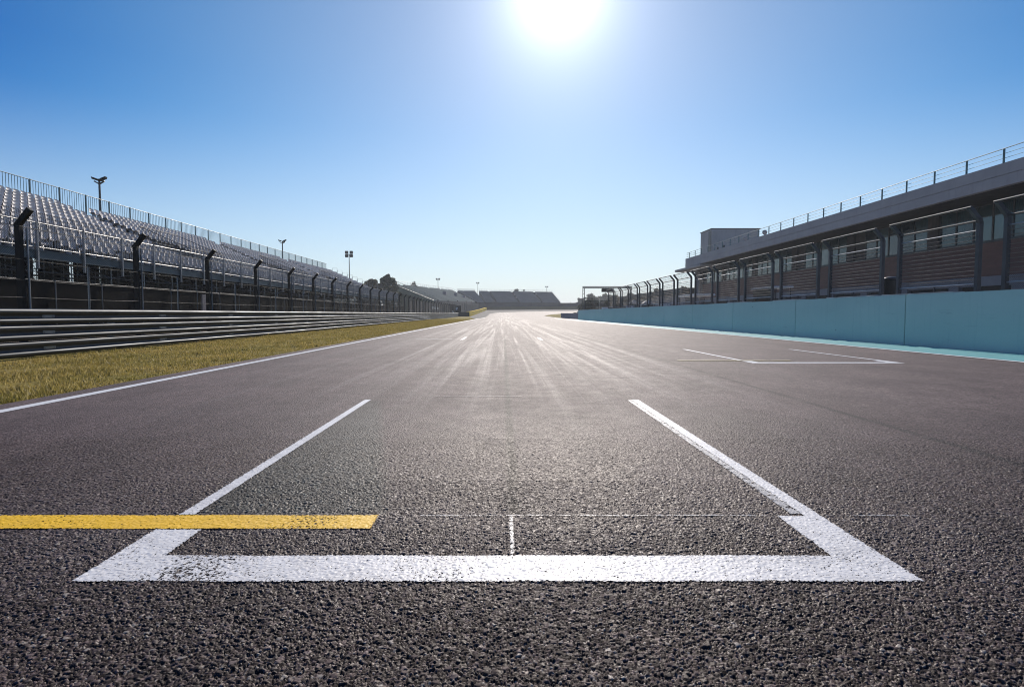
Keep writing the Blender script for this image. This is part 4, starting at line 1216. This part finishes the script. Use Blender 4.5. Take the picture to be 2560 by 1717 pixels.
# lower end wing and stair tower
p = MB(); p.box(XW - .5, XW + 10, YE, YE + 2.5, -.06, 8.1); p.build('end_wing', M['garage_wall'], PB)
p = MB(); p.bbox(33, 40.6, 88.7, 93.6, 8.9, 14.3, .05); p.build('stair_tower', M['tower'], PB)
p = MB(); p.box(32.95, 33.0, 88.9, 89.9, 9.9, 14.0); p.box(32.9, 40.7, 88.6, 93.7, 14.302, 14.42)
p.build('tower_trim', M['grey_steel'], PB)
p = MB()
for x, w in ((33.9, .25), (34.7, .45), (35.8, .35)): p.box(x, x + w, 88.66, 88.70, 10.2, 11.5 if w < .4 else 11.8)
p.build('tower_vent', M['mullion'], PB)
# dishes on the roof
for (x, y, lab) in ((30.9, 71.5, 'small satellite dish on the roof railing, farther of two'), (30.9, 66.3, 'round white dish on the roof edge, nearer of two')):
    o = empty('satellite_dish', (x, y, 9.78), lab, 'dish', 'dishes on the pit building roof')
    p = MB(); p.tube([(x, y, 9.7), (x, y, 10.45)], .04); p.build('pole', M['grey_steel'], o)
    p = MB(); n = 14
    for k in range(3):
        r0, r1 = .30 * k / 3, .30 * (k + 1) / 3
        for j in range(n):
            a0, a1 = 2 * math.pi * j / n, 2 * math.pi * (j + 1) / n
            f = lambda r_, a: (x + r_ * math.cos(a), y - .1 - .9 * (.30 ** 2 - r_ ** 2), 10.5 + r_ * math.sin(a))
            p.face([f(r0, a0), f(r1, a0), f(r1, a1), f(r0, a1)] if k else [f(0, 0), f(r1, a0), f(r1, a1)])
    p.build('reflector', M['fascia'], o, smooth=True)
# ------------------------------------------------------------------ annex past the building, pit lane things
ax = empty('annex_building', (32, 97, 0), 'low grey building with a dark flat roof past the end of the pit building', 'building')
p = MB(); p.box(32.3, 44, 99, 150, -.06, 4.55); p.build('wall', M['garage_wall'], ax)
p = MB(); p.bbox(31.6, 45, 98.2, 151, 4.56, 5.5, .04); p.build('roof', M['roof_dark'], ax)
for k in range(8):
    p = MB(); p.box(32.22, 32.30, 101 + 6 * k, 104.6 + 6 * k, -.05, 2.4); p.build('door', M['garage_dark'], ax)
for i, (x, y, lab) in enumerate(((24.6, 95.0, 'small pale-topped tent with dark sides, nearer the pit building'), (22.3, 95.0, 'small pale-topped tent with dark sides, nearer the gantry'))):
    o = empty('tent', (x, y, 0), lab, 'tent', 'tents in the pit lane')
    for dx in (-0.75, 0.75):
        for dy in (-0.75, 0.75):
            p = MB(); p.tube([(x + dx, y + dy, -.05), (x + dx, y + dy, 2.75)], .035); p.build('leg', M['grey_steel'], o)
    p = MB(); e = [(x - 0.82, y - 0.82, 2.75), (x + 0.82, y - 0.82, 2.75), (x + 0.82, y + 0.82, 2.75), (x - 0.82, y + 0.82, 2.75)]
    for k in range(4): p.face([e[k], e[(k + 1) % 4], (x, y, 3.3)])
    for k in range(4):
        a, b = e[k], e[(k + 1) % 4]; p.face([(a[0], a[1], 2.55), (b[0], b[1], 2.55), b, a])
    p.build('roof', M['tent'], o)
    p = MB(); p.box(x - 0.72, x + 0.72, y + 0.70, y + 0.74, 0, 2.7); p.box(x + 0.70, x + 0.74, y - 0.72, y + 0.68, 0, 2.7); p.build('side_sheet', M['black_cloth'], o)
cn = empty('canopy', (24, 69, 0), 'flat white canopy roof on posts behind the middle of the fence', 'canopy')
p = MB(); p.bbox(22.8, 25.2, 66, 73, 3.05, 3.3, .08); p.build('roof', M['white'], cn)
for x in (23, 25):
    for y in (66.4, 72.6):
        p = MB(); p.tube([(x, y, -.05), (x, y, 3.06)], .05); p.build('leg', M['grey_steel'], cn)
ts = empty('timing_stand', (13.1, 28.8, 1.08), 'brown roofed timing stand on the pit wall walkway behind the fence', 'stand')
p = MB(); p.bbox(12.5, 13.5, 25.9, 28.2, 2.10, 2.19, .02); p.build('roof', M['white'], ts)
p = MB(); p.bbox(12.6, 12.66, 26.0, 28.1, 1.62, 2.08, .01); p.box(12.66, 13.4, 28.05, 28.1, 1.3, 2.08); p.build('panel', M['brown_board'], ts)
for y in (26.05, 28.0):
    for x in (12.72, 13.4):
        p = MB(); p.tube([(x, y - .04, 1.06), (x, y - .04, 2.1)], .025); p.build('leg', M['grey_steel'], ts)
b = empty('bin', (13.2, 19.0, 1.08), 'dark round-lidded bin behind the turquoise wall between two fence posts', 'bin')
p = MB(); p.lathe((13.2, 19.0, 1.06), [(.19, 0), (.21, .05), (.235, .95), (.24, 1.0)], 18); p.build('body', M['plastic_dark'], b, smooth=True)
p = MB(); p.lathe((13.2, 19.0, 2.06), [(.26, 0), (.265, .03), (.22, .075), (.10, .10), (.01, .105)], 18); p.build('lid', M['grey_steel'], b, smooth=True)
for i, (y, lab) in enumerate(((44.0, 'white low box on the wall walkway, nearest of the white boxes'), (56.0, 'white low box on the wall walkway, middle of the white boxes'), (70.0, 'white low box on the wall walkway, farthest of the white boxes'))):
    o = empty('equipment_box', (12.9, y, 1.08), lab, 'box', 'white boxes on the pit walkway')
    p = MB(); p.bbox(12.6, 13.2, y, y + 1.2, 1.08, 1.72, .03); p.build('body', M['white'], o)
    p = MB(); p.bbox(12.57, 13.23, y - .03, y + 1.23, 1.722, 1.78, .02); p.build('lid', M['concrete'], o)

# ------------------------------------------------------------------ gantry over the pit exit
ga = empty('gantry', (13.0, 90, 0), 'dark steel gantry over the pit exit with a hanging sign box', 'gantry')
for x in (13.0, 20.6):
    p = MB(); p.bar((x - .14, 90, -.05), (x - .14, 90, 5.0), .09, .12, (0, 1, 0)); p.bar((x + .14, 90, -.05), (x + .14, 90, 5.0), .09, .12, (0, 1, 0))
    for k in range(8): p.bar((x - .10, 90, .4 + .6 * k), (x + .10, 90, .7 + .6 * k), .04, .04, (0, 1, 0))
    p.build('post', M['grey_steel'], ga)
p = MB(); p.box(12.8, 20.8, 89.85, 90.15, 5.0, 5.12); p.box(12.8, 20.8, 89.85, 90.15, 5.22, 5.34)
for k in range(20): p.bar((12.9 + .4 * k, 90, 5.12), (13.1 + .4 * k, 90, 5.22), .05, .2, (0, 1, 0))
p.build('beam', M['grey_steel'], ga)
p = MB(); p.bbox(15.9, 17.8, 89.8, 90.2, 4.42, 4.98, .03); p.build('sign_box', M['dark_steel'], ga)
gt = empty('gate', (13.0, 90.5, 0), 'dark slatted gate closing the foot of the gantry', 'gate')
for k in range(3):
    p = MB(); x = 13.3 + 2.4 * k
    p.box(x, x + .06, 90.4, 90.46, 0, 3.0); p.box(x + 2.2, x + 2.26, 90.4, 90.46, 0, 3.0)
    for j in range(15): p.box(x + .06, x + 2.2, 90.41, 90.45, .1 + .2 * j, .22 + .2 * j)
    p.build('leaf', M['dark_steel'], gt)

# hills at the horizon
hm = MB()
def hill(x0, x1, y, zmax, seed):
    rnd = random.Random(seed); n = 60; prev = None
    prof = []
    for i in range(n + 1):
        t = i / n; z = zmax * math.sin(math.pi * t) ** .6 * (0.7 + .3 * math.sin(t * 9 + seed)) + rnd.uniform(0, zmax * .05)
        prof.append((x0 + (x1 - x0) * t, z))
    for (xa, za), (xb, zb) in zip(prof[:-1], prof[1:]):
        hm.face([(xa, y, 0), (xb, y, 0), (xb, y + 80, zb + 3), (xa, y + 80, za + 3)])
        hm.face([(xa, y + 80, za + 3), (xb, y + 80, zb + 3), (xb, y + 300, 0), (xa, y + 300, 0)])
hill(-700, 900, 900, 16, 2)
M['hill'] = mat('wooded_hill', (0.06, 0.075, 0.05), 0.95, 0, 0.4, 0.03, spec=0.1)
tag(hm.build('hills', M['hill']), 'low wooded hills on the horizon', kind='structure')

# ------------------------------------------------------------------ light
EL, AZ = 29.4, 5.5
sd = Vector((math.sin(R(AZ)) * math.cos(R(EL)), math.cos(R(AZ)) * math.cos(R(EL)), math.sin(R(EL))))
sun = bpy.data.lights.new('sun', 'SUN'); sun.energy = 4.4; sun.angle = R(0.55); sun.color = (1.0, 0.915, 0.82)
so = bpy.data.objects.new('sun', sun); COL.objects.link(so); so.location = (0, 0, 50)
so.rotation_euler = (-sd).to_track_quat('-Z', 'Y').to_euler()
W_ = bpy.data.worlds.new('World'); SC.world = W_; W_.use_nodes = True
nt = W_.node_tree
for n in list(nt.nodes): nt.nodes.remove(n)
wo = nt.nodes.new('ShaderNodeOutputWorld'); bg = nt.nodes.new('ShaderNodeBackground'); nt.links.new(bg.outputs[0], wo.inputs[0])
sky = nt.nodes.new('ShaderNodeTexSky'); sky.sky_type = 'NISHITA'; sky.sun_disc = False
sky.sun_elevation = R(EL); sky.sun_rotation = R(AZ); sky.air_density = 1.0; sky.dust_density = 0.12; sky.ozone_density = 3.0; sky.altitude = 0
tc = nt.nodes.new('ShaderNodeTexCoord')
vm = nt.nodes.new('ShaderNodeVectorMath'); vm.operation = 'DOT_PRODUCT'
nrm = nt.nodes.new('ShaderNodeVectorMath'); nrm.operation = 'NORMALIZE'
nt.links.new(tc.outputs['Generated'], nrm.inputs[0]); nt.links.new(nrm.outputs[0], vm.inputs[0]); vm.inputs[1].default_value = sd
ang = math_n(nt, 'ARCCOSINE', math_n(nt, 'MINIMUM', vm.outputs['Value'], 0.99999))
def glow(w, a, p=1.0):
    return math_n(nt, 'MULTIPLY', math_n(nt, 'EXPONENT', math_n(nt, 'MULTIPLY', math_n(nt, 'POWER', math_n(nt, 'DIVIDE', ang, R(w)), p), -1.0)), a)
gl_ = math_n(nt, 'ADD', glow(2.7, 17.0, 1.0), glow(10.0, 2.1, 1.25))
cmb = nt.nodes.new('ShaderNodeCombineColor')
for i, s in enumerate((1.0, 0.98, 0.95)): nt.links.new(math_n(nt, 'MULTIPLY', gl_, s), cmb.inputs[i])
sx = nt.nodes.new('ShaderNodeSeparateXYZ'); nt.links.new(nrm.outputs[0], sx.inputs[0])
elev = math_n(nt, 'ARCSINE', sx.outputs[2])
# deeper blue high up and away from the sun, pale summer haze near the horizon, white aureole round the sun
deep = math_n(nt, 'MULTIPLY', math_n(nt, 'POWER', ramp(nt, ang, R(8), R(47)), 1.25), math_n(nt, 'POWER', ramp(nt, elev, R(-3), R(21)), 0.8))
deep = math_n(nt, 'MULTIPLY', deep, deep)
tc3 = nt.nodes.new('ShaderNodeCombineColor')
for i, (k0, k1) in enumerate(((0.95, -2.4), (1.02, -0.85), (1.05, -0.20))):
    nt.links.new(math_n(nt, 'MULTIPLY', math_n(nt, 'EXPONENT', math_n(nt, 'MULTIPLY', deep, k1)), k0), tc3.inputs[i])
tint = tc3.outputs[0]
add = mixc(nt, 1.0, sky.outputs[0], tint, 'MULTIPLY')
add = mixc(nt, math_n(nt, 'POWER', ramp(nt, elev, R(-1), R(18), 0.95, 0.0), 1.4), add, (6.9, 7.35, 7.9))
add = mixc(nt, 1.0, add, cmb.outputs[0], 'ADD')
nt.links.new(add, bg.inputs[0]); bg.inputs[1].default_value = 0.10

# ------------------------------------------------------------------ haze
hz = MB(); hz.box(-4200, 4200, -420, 4100, -1.2, 26)
mh = bpy.data.materials.new('haze'); mh.use_nodes = True
for n in list(mh.node_tree.nodes): mh.node_tree.nodes.remove(n)
ho = mh.node_tree.nodes.new('ShaderNodeOutputMaterial'); hv = mh.node_tree.nodes.new('ShaderNodeVolumePrincipled')
hv.inputs['Color'].default_value = (0.86, 0.91, 0.97, 1); hv.inputs['Density'].default_value = 0.00045; hv.inputs['Anisotropy'].default_value = 0.35
mh.node_tree.links.new(hv.outputs[0], ho.inputs['Volume'])
tag(hz.build('haze', mh), 'thin pale summer haze over the whole circuit', kind='stuff')
# ------------------------------------------------------------------ camera
cam = bpy.data.cameras.new('camera'); co = bpy.data.objects.new('camera', cam); COL.objects.link(co)
cam.lens = 19.5; cam.sensor_width = 36; cam.clip_end = 8000; cam.clip_start = 0.05
co.location = (0, 0.045, 0.9)
co.rotation_euler = (R(90 - 3.05), 0, 0)
cam.shift_x = 20.0 / 2338
SC.camera = co
SC.view_settings.view_transform = 'Standard'; SC.view_settings.look = 'None'
SC.view_settings.exposure = 0.08; SC.view_settings.gamma = 1.0
SC.cycles.max_bounces = 6; SC.cycles.transparent_max_bounces = 24
SC.cycles.use_denoising = True; SC.cycles.filter_width = 1.05
